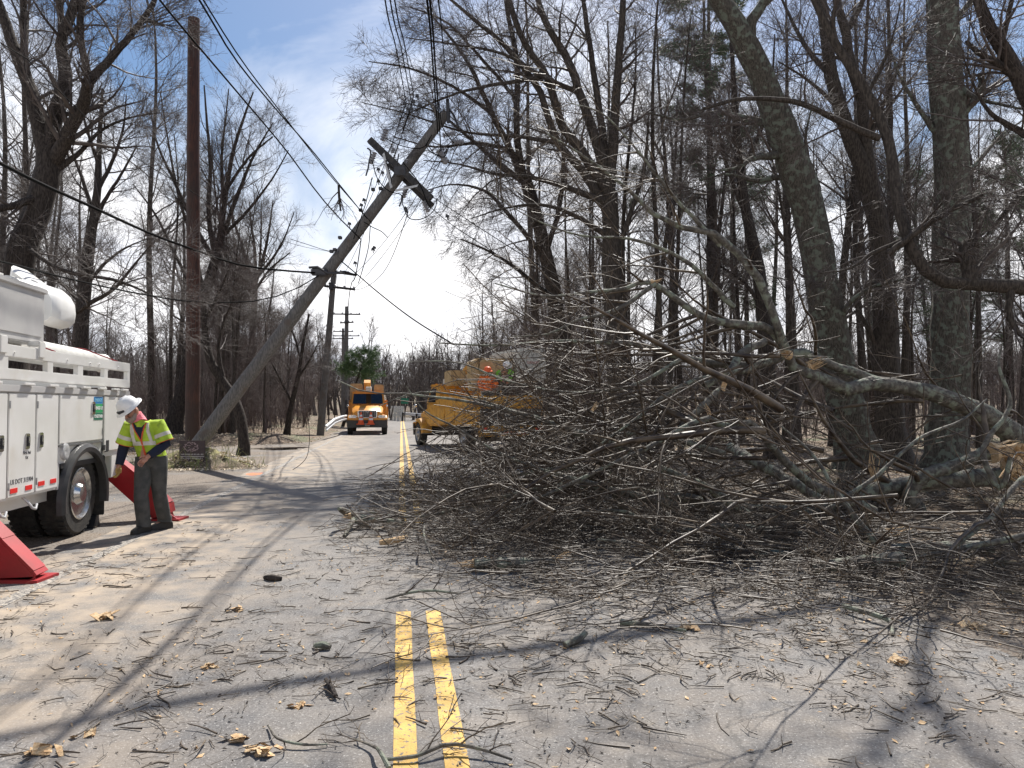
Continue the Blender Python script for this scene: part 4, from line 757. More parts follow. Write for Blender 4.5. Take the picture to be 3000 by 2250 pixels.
for pts in (((1130,405),(1170,425),(1245,428),(1262,400)), ((1265,395),(1250,430),(1270,450),(1290,455)), ((1256,428),(1275,452),(1300,460),(1316,428)), ((1090,470),(1110,530),(1140,560),(1180,575),(1178,600)), ((1180,600),(1200,640),(1240,640),(1275,610),(1280,580)), ((1130,470),(1145,520),(1148,540)), ((1286,300),(1300,380),(1330,420)), ((1180,475),(1230,540),(1255,600),(1262,612)), ((1066,650),(1090,665),(1120,680),(1135,695)), ((1090,520),(1070,600),(1050,660),(1036,700))):
    q = np.array([(*P(u, v, yb-.2), .012) for u, v in pts]); a, r = resample(q, 14); MB().tube(a, .013, 6).build('jumper_wire', M['wire'], LP, True)
# splintered sliver at the pole top
m = MB(); m.tube([P(1282,345,21.2), P(1274,322,21.15), P(1258,300,21.1), P(1238,286,21.1)], [.06,.055,.035,.01], 7, ell=.4).build('split_sliver', M['pole_old'], LP, True)
MB().tube([P(1312,316,21.1), P(1330,338,21), P(1343,372,21)], .03, 7).tube([P(1311,290,20.9), P(1314,360,20.95)], .05, 8).build('top_pin', M['iron'], LP, True)
MB().box(*(lambda p: (p.x-.22,p.x+.22,p.y-.1,p.y+.06,p.z-.10,p.z+.10))(P(936,797,21.2)), .03).tube([P(905,784,21.1), P(930,782,21.1), P(960,800,21.1), P(1010,800,21.3)], .035, 7).build('cable_clamp', M['iron'], LP, True)
for u, v in ((1096,560),(1000,700),(985,735),(1060,620),(975,650+90),(1118,557)): MB().box(*(lambda p: (p.x-.05,p.x+.05,p.y-.22,p.y-.1,p.z-.04,p.z+.04))(P(u, v, 21.3)), .01).build('step_bolt', M['iron'], LP, True)
def line_pole(label, ub, ut, vt, Y, r, arms):
    a = P(ub, 1191, Y); g = hz(a.x, Y); c = P(ut, vt, Y); t = pole('utility_pole', label, (a.x, Y, g-.2), c, r*1.15, r*.8, 'pole_old', 12)
    for (u0, u1, v) in arms:
        arm(t, P(u0, v[0], Y-.2), P(u1, v[1], Y-.2), .12, m='creosote')
        for u in np.linspace(u0+3, u1-3, 4):
            mm = MB(); insulator(mm, P(u, v[0]+(v[1]-v[0])*(u-u0)/(u1-u0)-1, Y-.2), (0,0,1), 1.3, 0, 2); mm.build('insulator', M['porcelain'], t, True)
    return t
P2 = line_pole('grey pole with two short crossarms standing behind the middle of the tilted pole', 938, 979, 790, 43, .19, [(950,1040,(838,848)),(975,1045,(796,806))])
MB().tube([P(975,800,42.7), P(1010,795,42.7), P(1040,805,42.7)], .05, 6).box(*(lambda p: (p.x-.12,p.x+.12,p.y-.3,p.y-.1,p.z-.2,p.z+.2))(P(973,840,43)), .02).build('bracket', M['iron'], P2, True)
line_pole('distant pole with a long crossarm, beyond the tilted pole', 1012, 1016, 898, 72, .22, [(976,1056,(920,921)),(996,1036,(946,944))])
line_pole('farthest pole, thin and carrying three crossarms, just left of the distant pole', 1004, 1005, 962, 100, .2, [(976,1035,(971,971)),(975,1053,(984,984)),(975,1035,(992,992))])
# ---------------------------------------------------------------- overhead cables
def cable(label, pts, r=.016, sag=0, name='overhead_cable', cat_='cable'):
    w3 = [P(*a) if not isinstance(a, Vector) else a for a in pts]
    if not isinstance(pts[0], Vector) and (pts[0][1] < 0 or pts[0][0] < 0): e = (w3[0]-w3[1]); e.z *= .25; w3 = [w3[0]+e.normalized()*16+Vector((0,-2,.6)), w3[0]+e.normalized()*7]+w3   # it runs on behind the viewer
    q = np.array([(*x, r) for x in w3]); a, _ = resample(q, 40); k = np.linspace(0, 1, 40); a[:, 2] -= sag*4*k*(1-k)
    return tag(MB().tube(a, r, 7).build(name, M['wire']), label, cat_, 'cables strung between the poles')
cable('thickest black cable, running from the left edge past the brown pole to the tilted pole', [(-300,310,7.5),(0,478,9.5),(250,597,12.5),(542,722,17),(760,786,20),(935,800,21.2)], .026)
cable('black cable under the thickest one, sagging below it from the left edge', [(-300,700,8),(0,765,10),(200,816,12.5),(407,860,15),(610,885,18),(760,880,19.5),(860,850,20.5),(936,806,21.2)], .015)
cable('single black cable dropping across the upper brown pole to the tilted pole', [(330,-180,10),(468,0,11.5),(640,205,14),(830,430,17.5),(1010,655,21),(1058,702,21.1)], .017)
cable('left one of the two twisted cables coming down from the top to the tilted pole', [(480,-160,10),(584,0,11),(680,160,13),(800,310,15.5),(905,430,18),(1010,560,20.8),(1075,640,21.1)], .015)
cable('right one of the two twisted cables coming down from the top to the tilted pole', [(500,-160,10),(596,0,11),(700,165,13),(810,312,15.5),(915,448,18),(1000,552,20.8),(1090,655,21)], .012)
cable('faint thin wire crossing the left trees down to the tilted pole', [(-200,20,9),(0,118,10),(150,245,12),(350,430,16),(560,560,20),(700,650,24),(860,715,30),(970,738,36)], .008)
cable('thin wire from the left trees to the middle of the tilted pole', [(850,700,21.4),(900,716,21.4),(966,736,21.4),(1010,742,21.4)], .008)
tops = [('leftmost wire of the left bundle falling from the top of the picture', 1128, 1190), ('second wire of the left bundle falling from the top', 1143, 1206), ('third wire of the left bundle falling from the top', 1156, 1212), ('thick wire of the right bundle falling from the top beside the pole top', 1251, 1283), ('thin wire of the right bundle, close beside the thick one', 1259, 1288), ('rightmost wire of the right bundle falling to the pole top', 1284, 1312)]
ends = [(1190,300,20), (1207,310,20), (1212,280,20), (1283,392,20.8), (1292,440,20.8), (1312,300,20.8)]
for (l, u0, u1), e in zip(tops, ends): cable(l, [(u0-30,-220,8.5),(u0,0,10.5),(u0+(e[0]-u0)*.5,e[1]*.45,14.5),e], .016 if 'thick' in l else .011)
for l, a, c in (('leftmost long wire running down behind the tilted pole to the next pole', (1190,300,20), (958,838,42.8)), ('second long wire running down behind the tilted pole', (1207,310,20), (985,798,42.8)), ('third long wire running down behind the tilted pole', (1212,280,20), (1010,800,42.8)),
    ('long wire from the insulators at the pole top down to the next pole', (1290,440,20.8), (1036,805,42.8)), ('lower long wire from the pole top to the next pole', (1312,430,20.8), (1038,846,42.8)), ('slack wire falling from the crossarm to the next pole', (1196,620,21), (1020,843,42.8))):
    cable(l, [a, tuple((np.array(a)+np.array(c))/2), c], .012, .55 if 'slack' not in l else 1.2)
for i, (u, v) in enumerate(((958,838),(985,798),(1010,800),(1036,805))): cable(['left','second','third','right'][i]+' wire of the far span between the two far poles', [(u, v, 43), (980+i*22, 920, 72)], .012, .5)
cable('upper wire leading from the broken crossarm away to the right', [(1264,575,21),(1400,664,19),(1560,765,16.5),(1700,842,14)], .010)
cable('lower wire leading from the broken crossarm away to the right', [(1262,608,21),(1310,648,20),(1440,735,18),(1600,850,15.5),(1680,905,14)], .010)
cable('cable leaving the tilted pole at the clamp and falling to the right into the branches', [(1000,765,21.2),(1030,790,21),(1100,850,20),(1200,928,18.5),(1330,1010,16.5)], .016)
cable('loose wire hanging down along the right of the tilted pole', [(1085,660,21.1),(1080,720,21.2),(1062,790,21.6),(1050,830,22)], .012)
cable('black cable looping off the tilted pole beside the hanging wire', [(1058,702,21),(1050,760,21.2),(1030,830,24),(1020,900,30)], .014)
cable('limp wire end drooping to the road edge in a loop right of the gravel', [(905,1240,21),(906,1300,20.6),(895,1345,20.3),(850,1380,20.1),(790,1385,20.2),(740,1362,20.6),(700,1350,21)], .008)
# hanging spacers and the twig caught on the cables
for i, (u, v, Yd) in enumerate(((1186,302,20),(1195,318,20),(1211,296,20),(1222,280,20),(1205,318,20),(1229,306,20),(1120,505,24),(1108,495,24),(1108,530,24),(1066,585,27),(1058,600,27),(1023,655,30),(1188,610,23),(1092,730,30),(1040,770,36),(1096,725,31),(1310,632,20))):
    p = P(u, v, Yd); k = .55*Yd/22; tag(MB().prism([p+Vector((-.05*k,0,.10*k)), p+Vector((.09*k,0,.04*k)), p+Vector((.10*k,0,-.09*k)), p+Vector((0,0,-.03*k)), p+Vector((-.10*k,0,-.08*k))], (0,.05,0)).cyl(p+Vector((0,.025,.02)), p+Vector((.02,.025,-.2*k)), .018).build('cable_spacer', M['iron']), 'small dark spacer clamped on the wires beside the tilted pole', 'cable spacer', 'spacers on the wires')
q = [(*P(992,542,20), .03), (*P(994,580,20), .035), (*P(998,618,20), .02)]; a, r = resample(q, 8)
tw = tag(MB().tube(a, list(r), 6).build('caught_branch', M['bark_dark']), 'broken branch hanging on the twisted cables left of the tilted pole', 'branch')
o_, _ = grow_many([(a, r)], [dict(n=9, L=(.4,1.3), ratio=.5, ang=(30,80), K=6, wig=.14, up=-.25, rmin=.008), dict(n=4, L=(.2,.5), ratio=.5, ang=(30,60), K=4, wig=.12, rmin=.006)], (4,3)); link('twigs', np_mesh('twigs', *cat(o_), M['twig']), tw)
# ---------------------------------------------------------------- sign, mound, puddle, guardrails, paint marks
sg = empty('yard_sign', (*P(563,1353,20.6).xy, 0), R(-3), 'small dark sign with a pale emblem and two lines of print at the pole foot', 'sign')
w_ = .355; MB().box(-w_,w_,-.012,.012,.18,.74,.004).build('board', mat('sign_board', (.035,.02,.022), .6, col2=(.05,.03,.03), scale=9), sg)
MB().box(-.29,-.26,0,.03,-.05,.2).box(.26,.29,0,.03,-.05,.2).build('stake', M['iron'], sg)
m = MB(); random.seed(3)
for k in range(26):
    a = 2*math.pi*k/26; m.sphere((-.02+math.cos(a)*.19*random.uniform(.75,1.1), -.014, .57+math.sin(a)*.12*random.uniform(.8,1.15)), .022, .003, .016, 6)
for k in range(20): m.sphere((random.uniform(-.14,.12), -.014, random.uniform(.49,.64)), .026, .003, .010, 6)
m.build('emblem', mat('sign_pale', (.26,.19,.19), .7), sg); m = MB()
for row, z0, h in ((0,.355,.035),(1,.25,.035)):
    x = -.31
    while x < .29:
        wd = random.choice((.018,.024,.028)); m.box(x, x+wd, -.0145, -.0121, z0, z0+h*random.choice((.8,1,1))); x += wd+random.choice((.010,.010,.022))
m.box(-.33,.33,-.0145,-.0121,.305,.325); m.build('print', mat('sign_print', (.36,.33,.32), .7), sg)
def blob(name, c, rx, ry, h, material, label=None, cat_=None, kind=None, n=30, m_=10, seed=0, rough=.25):
    r = np.random.default_rng(seed); vs = [(c[0], c[1], c[2]+h)]; ph = r.uniform(0, 6, 5)
    for i in range(1, m_+1):
        q = i/m_
        for k in range(n):
            a = 2*math.pi*k/n; e = 1+rough*(math.sin(2*a+ph[0])*.5+math.sin(3*a+ph[1])*.4+math.sin(5*a+ph[2])*.25+math.sin(9*a+ph[3])*.15)
            vs.append((c[0]+math.cos(a)*rx*q*e, c[1]+math.sin(a)*ry*q*e, c[2]+h*(1-q*q)**1.2*(1+.25*math.sin(6*q+a*3)+r.normal(0,.06))-(.03 if i == m_ and h > .02 else 0)))
    fs = [(0, 1+k, 1+(k+1)%n) for k in range(n)]+[(1+i*n+k, 1+(i+1)*n+k, 1+(i+1)*n+(k+1)%n, 1+i*n+(k+1)%n) for i in range(m_-1) for k in range(n)]
    return tag(MB().add(vs, fs).build(name, material), label, cat_, kind=kind)
mo = P(575,1370,20.9); blob('earth_mound', (mo.x-.1, 21.3, 0), 1.5, 1.1, .42, mat('mound_earth', (.10,.075,.045), .9, col2=(.22,.20,.08), scale=4, bump=1, bscale=18), kind='structure', seed=4)
blob('earth_mound', (mo.x+.75, 20.7, 0), .9, .6, .22, M['forest_floor'], kind='structure', seed=9)
pu = P(815,1312,30); blob('puddle', (pu.x-.05, 30.2, .006), 1.15, .8, .0, mat('water', (.02,.018,.015), .03, spec=.9), kind='structure', seed=5, m_=2, rough=.5)
om = G(748,1388, .004); blob('paint_mark', (om.x, om.y, .001), .20, .38, .004, mat('marker_orange', (.85,.16,.05), .8, col2=(.5,.2,.1), scale=20), 'bright orange utility paint mark on the shoulder beside the edge line', 'paint mark', seed=8, m_=3)
def guardrail(name, label, pts, posts):
    t = empty(name, (pts[0][0], pts[0][1], 0), 0, label, 'guardrail'); q, _ = resample([(*p, .1) for p in pts], 24)
    prof = [(0,.16),(-.05,.12),(-.05,.06),(0,.02),(0,-.02),(-.05,-.06),(-.05,-.12),(0,-.16)]; vs = []
    for i in range(24):
        d = Vector(q[min(i+1,23)]-q[max(i-1,0)]); d.z = 0; d.normalize(); nn = Vector((d.y, -d.x, 0))
        vs += [Vector(q[i])+nn*a*-1+Vector((0,0,c)) for a, c in prof]+[Vector(q[i])+nn*(a+.02)*-1*-1*-1+nn*-.03+Vector((0,0,c)) for a, c in prof[::-1]]
    K = 16; fs = [(i*K+k, i*K+(k+1)%K, (i+1)*K+(k+1)%K, (i+1)*K+k) for i in range(23) for k in range(K)]+[tuple(range(K)), tuple(range(23*K, 24*K))]
    MB().add(vs, fs).build('rail', M['galv'], t, True)
    for k in posts: p = q[k]; MB().box(p[0]-.22,p[0]-.07,p[1]-.1,p[1]+.1,p[2]-1.0,p[2]+.14).build('post', M['bark_dark'], t, True)
guardrail('guardrail', 'pale steel guardrail curving down to its end left of the orange truck', [P(955,1256,38), P(975,1238,40), P(1005,1225,44), P(1035,1222,50), rd(-4.9,75,.85), rd(-4.8,100,.9)], (4,8,12,16,20))
guardrail('guardrail', 'pale guardrail of the far bridge seen between the two line trucks', [P(1168,1211,90), P(1210,1214,84), P(1258,1218,78), P(1320,1222,72)], (3,10,18))
br = empty('bridge_parapet', (*P(1160,1200,92).xy, 0), 0, 'pale open concrete bridge railing just right of the orange truck', 'bridge railing'); a = P(1148,1206,94); c = P(1178,1206,88)
m = MB()
for z in (.55,1.0,1.4): m.prism([Vector((a.x,a.y,z)), Vector((a.x,a.y+.3,z)), Vector((a.x,a.y+.3,z+.2)), Vector((a.x,a.y,z+.2))], Vector((c.x-a.x,c.y-a.y,0)))
m.build('rail', M['fibre'], br, True)
for k in np.linspace(0, 1, 4): p = a.lerp(c, k); MB().box(p.x-.16,p.x+.16,p.y-.16,p.y+.16,-.1,1.72,.02).build('post', M['fibre'], br, True)
gs = empty('road_sign', (*P(1186,1200,86).xy, 0), 0, 'small green road sign on a post far down the road', 'road sign'); MB().box(-.42,.42,-.02,.02,1.95,2.6,.02).build('panel', M['dgreen'], gs); MB().box(-.05,.05,.021,.08,-.1,2.5).build('post', M['iron'], gs)
# ---------------------------------------------------------------- people
def person(name, label, loc, rz, J, lean, outfit, detail=True):
    """J: joints in a local frame (x picture right, -y towards the camera). One skinned body; clothes are shells over it."""
    T = empty(name, loc, rz, label, 'person')
    V = {k: Vector(v) for k, v in J.items()}; vs, es, rs, ix = [], [], [], {}
    def add(k, p, r, par=None, ry=None):
        ix[k] = len(vs); vs.append(tuple(p)); rs.append((r, ry or r))
        if par: es.append((ix[par], ix[k]))
    add('pel', V['pel'], .135, None, .11); add('belly', V['pel'].lerp(V['chest'], .5), .14, 'pel', .115); add('chest', V['chest'], .15, 'belly', .115); add('neck0', V['neck'].lerp(V['chest'], .15), .075, 'chest')
    add('neck', V['neck'], .058, 'neck0'); H = V['head']; hd = (H-V['neck']).normalized(); add('jaw', V['neck'].lerp(H, .45)+V['face']*.02, .07, 'neck', .075); add('skull', H, .088, 'jaw', .10); add('crown', H+hd*.085, .06, 'skull', .07)
    for s in 'LR':
        add('sh'+s, V['sh'+s], .065, 'chest'); add('el'+s, V['el'+s], .047, 'sh'+s); m1 = V['el'+s].lerp(V['ha'+s], .35); add('fo'+s, m1, .044, 'el'+s); add('wr'+s, V['ha'+s], .03, 'fo'+s)
        fd = (V['ha'+s]-V['el'+s]).normalized(); add('pa'+s, V['ha'+s]+fd*.05, .036, 'wr'+s, .02)
        add('hp'+s, V['hp'+s], .095, 'pel'); add('kn'+s, V['kn'+s], .065, 'hp'+s); add('ca'+s, V['kn'+s].lerp(V['an'+s], .35), .06, 'kn'+s); add('an'+s, V['an'+s], .042, 'ca'+s); add('to'+s, V['to'+s], .045, 'an'+s, .035)
    me = bpy.data.meshes.new('body'); me.from_pydata(vs, es, []); o = bpy.data.objects.new('body', me); COL.objects.link(o)
    md = o.modifiers.new('skin', 'SKIN'); sk = me.skin_vertices[0].data
    for i, r in enumerate(rs): sk[i].radius = r
    sk[0].use_root = True; ms = o.modifiers.new('sub', 'SUBSURF'); ms.levels = 2; ms.render_levels = 2
    dg = bpy.context.evaluated_depsgraph_get(); bm_ = bpy.data.meshes.new_from_object(o.evaluated_get(dg)); bpy.data.objects.remove(o)
    bm_.name = 'body'; bm_.materials.clear(); bm_.materials.append(M['skin'])
    for p in bm_.polygons: p.use_smooth = True
    B = link('body', bm_, T)
    up_ = hd; fw = V['face'].normalized(); sd_ = fw.cross(up_).normalized(); fw = up_.cross(sd_).normalized()
    def hp(x, y, z): return H+sd_*x+fw*y+up_*z
    if detail:
        MB().tube([hp(0,.085,.01), hp(0,.118,-.035), hp(0,.092,-.045)], [.012,.020,.012], 8).sphere(hp(-.092,-.005,-.02), .014,.022,.03, 8).sphere(hp(.092,-.005,-.02), .014,.022,.03, 8).build('nose_and_ears', M['skin'], B)
        MB().tube([hp(-.09,.045,.022), hp(-.055,.098,.02), hp(0,.112,.022), hp(.055,.098,.02), hp(.09,.045,.022)], [.012,.024,.014,.024,.012], 8).build('sunglasses', M['iron'], B)
        MB().tube([hp(-.078,.02,-.045), hp(-.055,.082,-.085), hp(0,.098,-.10), hp(.055,.082,-.085), hp(.078,.02,-.045)], [.02,.034,.038,.034,.02], 9).tube([hp(-.04,.112,-.055), hp(.04,.112,-.055)], .012, 7).build('beard', M['beard'], B)
    # helmet: dome with ridge and full brim
    hm = MB(); c0 = up_*1.0; prof = [(.172,.018),(.165,.030),(.128,.048),(.122,.09),(.105,.135),(.065,.165),(.01,.175)]; n = 24; vv = []
    for r, h in prof:
        for k in range(n):
            a = 2*math.pi*k/n; e = 1.10 if True else 1; vv.append(hp(math.cos(a)*r, math.sin(a)*r*e, h+.022-(.016*math.sin(a) if r > .15 else 0)))
    hm.add(vv, [(i*n+k, i*n+(k+1)%n, (i+1)*n+(k+1)%n, (i+1)*n+k) for i in range(len(prof)-1) for k in range(n)]+[tuple(range(n))[::-1], tuple(range((len(prof)-1)*n, len(prof)*n))])
    hm.tube([hp(0,-.12,.09), hp(0,-.06,.187), hp(0,.02,.20), hp(0,.10,.15), hp(0,.13,.08)], [.01,.014,.014,.014,.01], 6); hl = hm.build('hard_hat', M[outfit.get('helmet','helmet')], B)
    if detail:
        MB().tube([hp(-.07,.125,.075), hp(-.0,.152,.075), hp(.07,.125,.075)], [.014,.02,.014], 8).build('goggles', M['iron'], hl)
        MB().box(-.02,.02,-.002,.002,-.014,.014).build('flag_sticker', M['reflector'], hl).location = hp(.118,.052,.10)
    # trousers
    for s in 'LR':
        w = V['hp'+s]; k_ = V['kn'+s]; a_ = V['an'+s]; j = random.Random(5+ord(s))
        pts = [w+Vector((0,0,.10)), w, w.lerp(k_,.4), w.lerp(k_,.8), k_, k_.lerp(a_,.25), k_.lerp(a_,.55), k_.lerp(a_,.8), a_+Vector((0,0,.04)), a_+Vector((0,-.01,-.02))]
        MB().tube(pts, [.12,.125,.112,.094,.088,.092,.09,.086,.092,.088], 14).build('trouser_leg', M['jeans'], B)
        d = (V['to'+s]-a_); d.z = 0; d.normalize(); q = Vector((-d.y, d.x, 0)); g = Vector((a_.x, a_.y, 0))
        bt = MB(); vv = []
        for t, wd, h in ((-.10,.036,.085),(-.06,.047,.12),(.02,.048,.13),(.09,.05,.10),(.16,.054,.075),(.20,.045,.06),(.225,.022,.045)):
            c_ = g+d*t
            for x, z in ((-1,.0),(-1.05,.35),(-.8,.85),(0,1),(.8,.85),(1.05,.35),(1,.0)): vv.append(c_+q*x*wd+Vector((0,0,.004+z*h)))
        bt.add(vv, [(i*7+k, i*7+(k+1)%7, (i+1)*7+(k+1)%7, (i+1)*7+k) for i in range(6) for k in range(7)]+[tuple(range(7))[::-1], tuple(range(42,49))])
        b_ = bt.build('boot', M['boot'], B)
    MB().tube([V['pel']+Vector((0,0,.13)), V['pel']+Vector((0,0,.02)), V['pel']-Vector((0,0,.09))], [.165,.18,.15], 16, ell=.75).build('trouser_top', M['jeans'], B)
    # sleeves
    for s in 'LR':
        sh, el, ha = V['sh'+s], V['el'+s], V['ha'+s]
        MB().tube([V['chest'].lerp(sh,.75), sh, sh.lerp(el,.5), el, el.lerp(ha,.4), el.lerp(ha,.85), el.lerp(ha,.93)], [.085,.09,.075,.066,.062,.052,.050], 14).build('sleeve', M[outfit['shirt']], B)
    # hands: palm and five fingers
    for s in 'LR':
        ha, el = V['ha'+s], V['el'+s]; f = (V.get('hd'+s, ha-el)).normalized(); side = Vector(J.get('th'+s, (0,-1,0))).normalized(); side = (side-f*side.dot(f)).normalized(); nrm = f.cross(side)
        cu = -nrm if s == 'L' else nrm; gl = M['glove'] if outfit.get('glove') and (s in outfit['glove']) else M['skin']
        h = MB(); h.tube([ha-f*.05, ha-f*.0, ha+f*.045, ha+f*.09], [.040 if gl is M['glove'] else .028,.030,.044,.038], 10, ell=.62)
        for i, L_ in enumerate((.068,.078,.074,.058)):
            b0 = ha+f*.082+side*(.030-.020*i); h.tube([b0, b0+f*L_*.5+cu*.008, b0+f*L_*.82+cu*.030, b0+f*L_*.9+cu*.05], [.0105,.010,.009,.006], 7)
        b0 = ha+f*.02+side*.032; h.tube([b0, b0+side*.028+f*.03, b0+side*.030+f*.062+cu*.015], [.013,.011,.008], 7)
        h.build('hand' if gl is M['skin'] else 'glove', gl, B)
    # vest / jacket: rings from hem to shoulders
    vs_ = MB(); ch, pe = V['chest'], V['pel']; shm = (V['shL']+V['shR'])*.5; rings = []
    ax = (V['shL']-V['shR']).normalized(); 
    for t, rx, ry in ((-.02,.185,.145),(.12,.18,.145),(.35,.185,.15),(.6,.20,.155),(.85,.215,.15),(1.0,.205,.13),(1.12,.15,.105),(1.2,.085,.09)):
        c_ = (pe+Vector((0,0,.06))).lerp(shm, t); a = ax.lerp(Vector((1,0,0)), max(0, 1-t)*.6).normalized(); bb = Vector((0,1,0)); rings.append([c_+a*rx*math.cos(q)+bb*ry*math.sin(q)+Vector((0,0,.01*math.sin(q*3+t*5))) for q in np.arange(22)*2*math.pi/22])
    vs_.add([p for r in rings for p in r], [(i*22+k, i*22+(k+1)%22, (i+1)*22+(k+1)%22, (i+1)*22+k) for i in range(7) for k in range(22)])
    for s in 'LR':
        sh, el = V['sh'+s], V['el'+s]; vs_.tube([V['chest'].lerp(sh,.6)+Vector((0,0,.03)), sh+Vector((0,0,.01)), sh.lerp(el,.5), sh.lerp(el,.86)], [.09,.10,.108,.114], 16, cap=False)
    ve = vs_.build('vest', M[outfit['vest']], B)
    if detail:
        def front(t, x, out=.006):
            c_ = (pe+Vector((0,0,.06))).lerp(shm, t); rx = np.interp(t, [0,.12,.35,.6,.85,1,1.12,1.2], [.185,.18,.185,.20,.215,.205,.15,.085]); ry = np.interp(t, [0,.12,.35,.6,.85,1,1.12,1.2], [.145,.145,.15,.155,.15,.13,.105,.09])
            xx = max(-.98, min(.98, x/rx)); a = ax.lerp(Vector((1,0,0)), max(0, 1-t)*.6).normalized(); return c_+a*x+Vector((0,-ry*math.sqrt(1-xx*xx)-out, 0))
        def ribbon(pts, wd, m, nm):
            r = MB(); vv = []
            for i, p in enumerate(pts):
                d = (pts[min(i+1,len(pts)-1)]-pts[max(i-1,0)]).normalized(); q = d.cross(Vector((0,-1,0))).normalized()*wd*.5; vv += [p-q, p+q, p+q+Vector((0,.012,0)), p-q+Vector((0,.012,0))]
            r.add(vv, [(i*4+k, i*4+(k+1)%4, (i+1)*4+(k+1)%4, (i+1)*4+k) for i in range(len(pts)-1) for k in range(4)]); return r.build(nm, M[m], ve)
        ribbon([front(.42, x) for x in np.linspace(-.19,.19,13)], .052, 'tape', 'reflective_band')
        for s_ in (-1, 1): ribbon([front(t, s_*(.115-.02*t)) for t in np.linspace(.42,1.1,9)], .05, 'tape', 'reflective_band')
        ribbon([front(t, .15) for t in np.linspace(.02,.38,5)], .05, 'tape', 'reflective_band')
        for s_ in (-1, 1): ribbon([front(t, s_*max(.004, (t-.5)*.145), .010) for t in np.linspace(0,1.12,12)], .014, 'trim', 'piping')
        vn = MB(); L_ = [front(t, -max(.002, (t-.5)*.14), .008) for t in np.linspace(.5,1.12,8)]; R_ = [front(t, max(.002, (t-.5)*.14), .008) for t in np.linspace(.5,1.12,8)]
        vn.add(L_+R_, [(i, i+1, 8+i+1, 8+i) for i in range(7)]); vn.build('shirt_front', M['navy'], ve)
        for s in 'LR':
            sh, el = V['sh'+s], V['el'+s]; MB().tube([sh.lerp(el,.42), sh.lerp(el,.60)], [.1085,.1125], 16, cap=False).build('reflective_band', M['tape'], ve); MB().tube([sh.lerp(el,.84), sh.lerp(el,.87)], [.1165,.1165], 16, cap=False).build('piping', M['trim'], ve)
        nk = V['neck']; MB().tube([nk-(nk-V['chest'])*.10+Vector((0,-.01,0)), nk+Vector((0,0,.0)), nk.lerp(H,.32), nk.lerp(H,.5)], [.10,.083,.082,.085], 14).build('neck_scarf', M['pink'], B)
    return T
pf = G(426, 1558)
person('person', 'lineman in white hard hat and lime vest walking with head bowed past the truck tail', (pf.x+.03, pf.y, 0), R(-4), dict(
    pel=(.03,.02,.95), chest=(-.04,-.03,1.29), neck=(-.09,-.09,1.475), head=(-.15,-.17,1.60), face=(-.40,-.85,-.35),
    shL=(.13,-.02,1.40), elL=(.23,.0,1.15), haL=(.10,-.20,1.0), hdL=(-.55,-.35,-.6), thL=(0,-.3,1),
    shR=(-.22,-.06,1.38), elR=(-.31,-.06,1.12), haR=(-.33,-.13,.87), hdR=(.05,-.2,-1), thR=(.8,-.6,0),
    hpL=(.10,.04,.89), knL=(.10,.10,.48), anL=(.09,.26,.11), toL=(.0,.14,.04), hpR=(-.05,.0,.89), knR=(-.03,-.12,.49), anR=(-.02,-.06,.09), toR=(-.04,-.2,.04)), 0, dict(vest='hivis', shirt='navy', glove='R'))
STAND = dict(pel=(0,0,.95), chest=(0,-.02,1.3), neck=(0,-.02,1.5), head=(0,-.04,1.64), face=(0,-1,-.1), shL=(.2,0,1.42), elL=(.3,-.05,1.15), haL=(.22,-.25,1.02), shR=(-.2,0,1.42), elR=(-.28,-.08,1.15), haR=(-.2,-.3,1.05), hpL=(.1,0,.9), knL=(.12,-.02,.5), anL=(.12,.02,.09), toL=(.13,-.1,.04), hpR=(-.1,0,.9), knR=(-.12,-.02,.5), anR=(-.12,.02,.09), toR=(-.13,-.1,.04))
def onbed(x, y, z): return YM @ Vector((x, y, z))
BEND = dict(STAND, chest=(.1,-.2,1.2), neck=(.15,-.34,1.36), head=(.17,-.45,1.45), shL=(.3,-.18,1.3), shR=(-.1,-.2,1.3), elL=(.34,-.35,1.08), elR=(-.16,-.4,1.08), haL=(.2,-.5,.92), haR=(0,-.55,.92))
w1 = onbed(.05, 7.4, 1.63); person('person', 'worker in bright green top bending over on the yellow truck bed', w1, TH, BEND, 0, dict(vest='hivis_green', shirt='hivis_green'), False)
w2 = onbed(.75, 7.9, 1.2); person('person', 'worker in orange vest standing low on the yellow truck, left of the green one', w2, TH, STAND, 0, dict(vest='hivis_orange', shirt='hivis_orange', helmet='cone'), False)
# ---------------------------------------------------------------- the fallen crown across the right lane
def FB(pts, Y0, Y1):
    n = len(pts); return [(*P(u, v, Y0+(Y1-Y0)*i/(n-1)), max(wd*.5*(Y0+(Y1-Y0)*i/(n-1))/FPX, .004)) for i, (u, v, wd) in enumerate([(u_, v_, w_*(.78 if w_ > 30 else 1)) for u_, v_, w_ in pts])]
def ground_fix(q, r):
    q = q.copy(); q[:, 2] = np.maximum(q[:, 2], r*.8+.01); return q
def splinters(root, p, d, r, n=9, L=.35, name='torn_wood', world=True):
    p, d = Vector(p), Vector(d).normalized(); m = MB()
    a = d.cross(Vector((.3,.9,.2))).normalized(); b = d.cross(a)
    m.tube([p-d*.02, p+d*r*.3], [r*.97, r*.85], 12)
    for k in range(n):
        t = random.uniform(0, 6.28); q = p+(a*math.cos(t)+b*math.sin(t))*r*random.uniform(.1,.8); l = L*random.uniform(.3,1); w_ = r*random.uniform(.12,.35)
        m.tube([q-d*.02, q+d*l*.5+Vector((random.gauss(0,.03),random.gauss(0,.03),random.gauss(0,.03)))*l*3, q+d*l], [w_, w_*.7, .002], 4, ell=.5)
    return m.build(name, M['splinter'], root, world)
FT = empty('fallen_tree', (6.5, 13, 0), 0, 'huge fallen tree whose bare tangled crown blocks the right lane of the road', 'fallen tree')
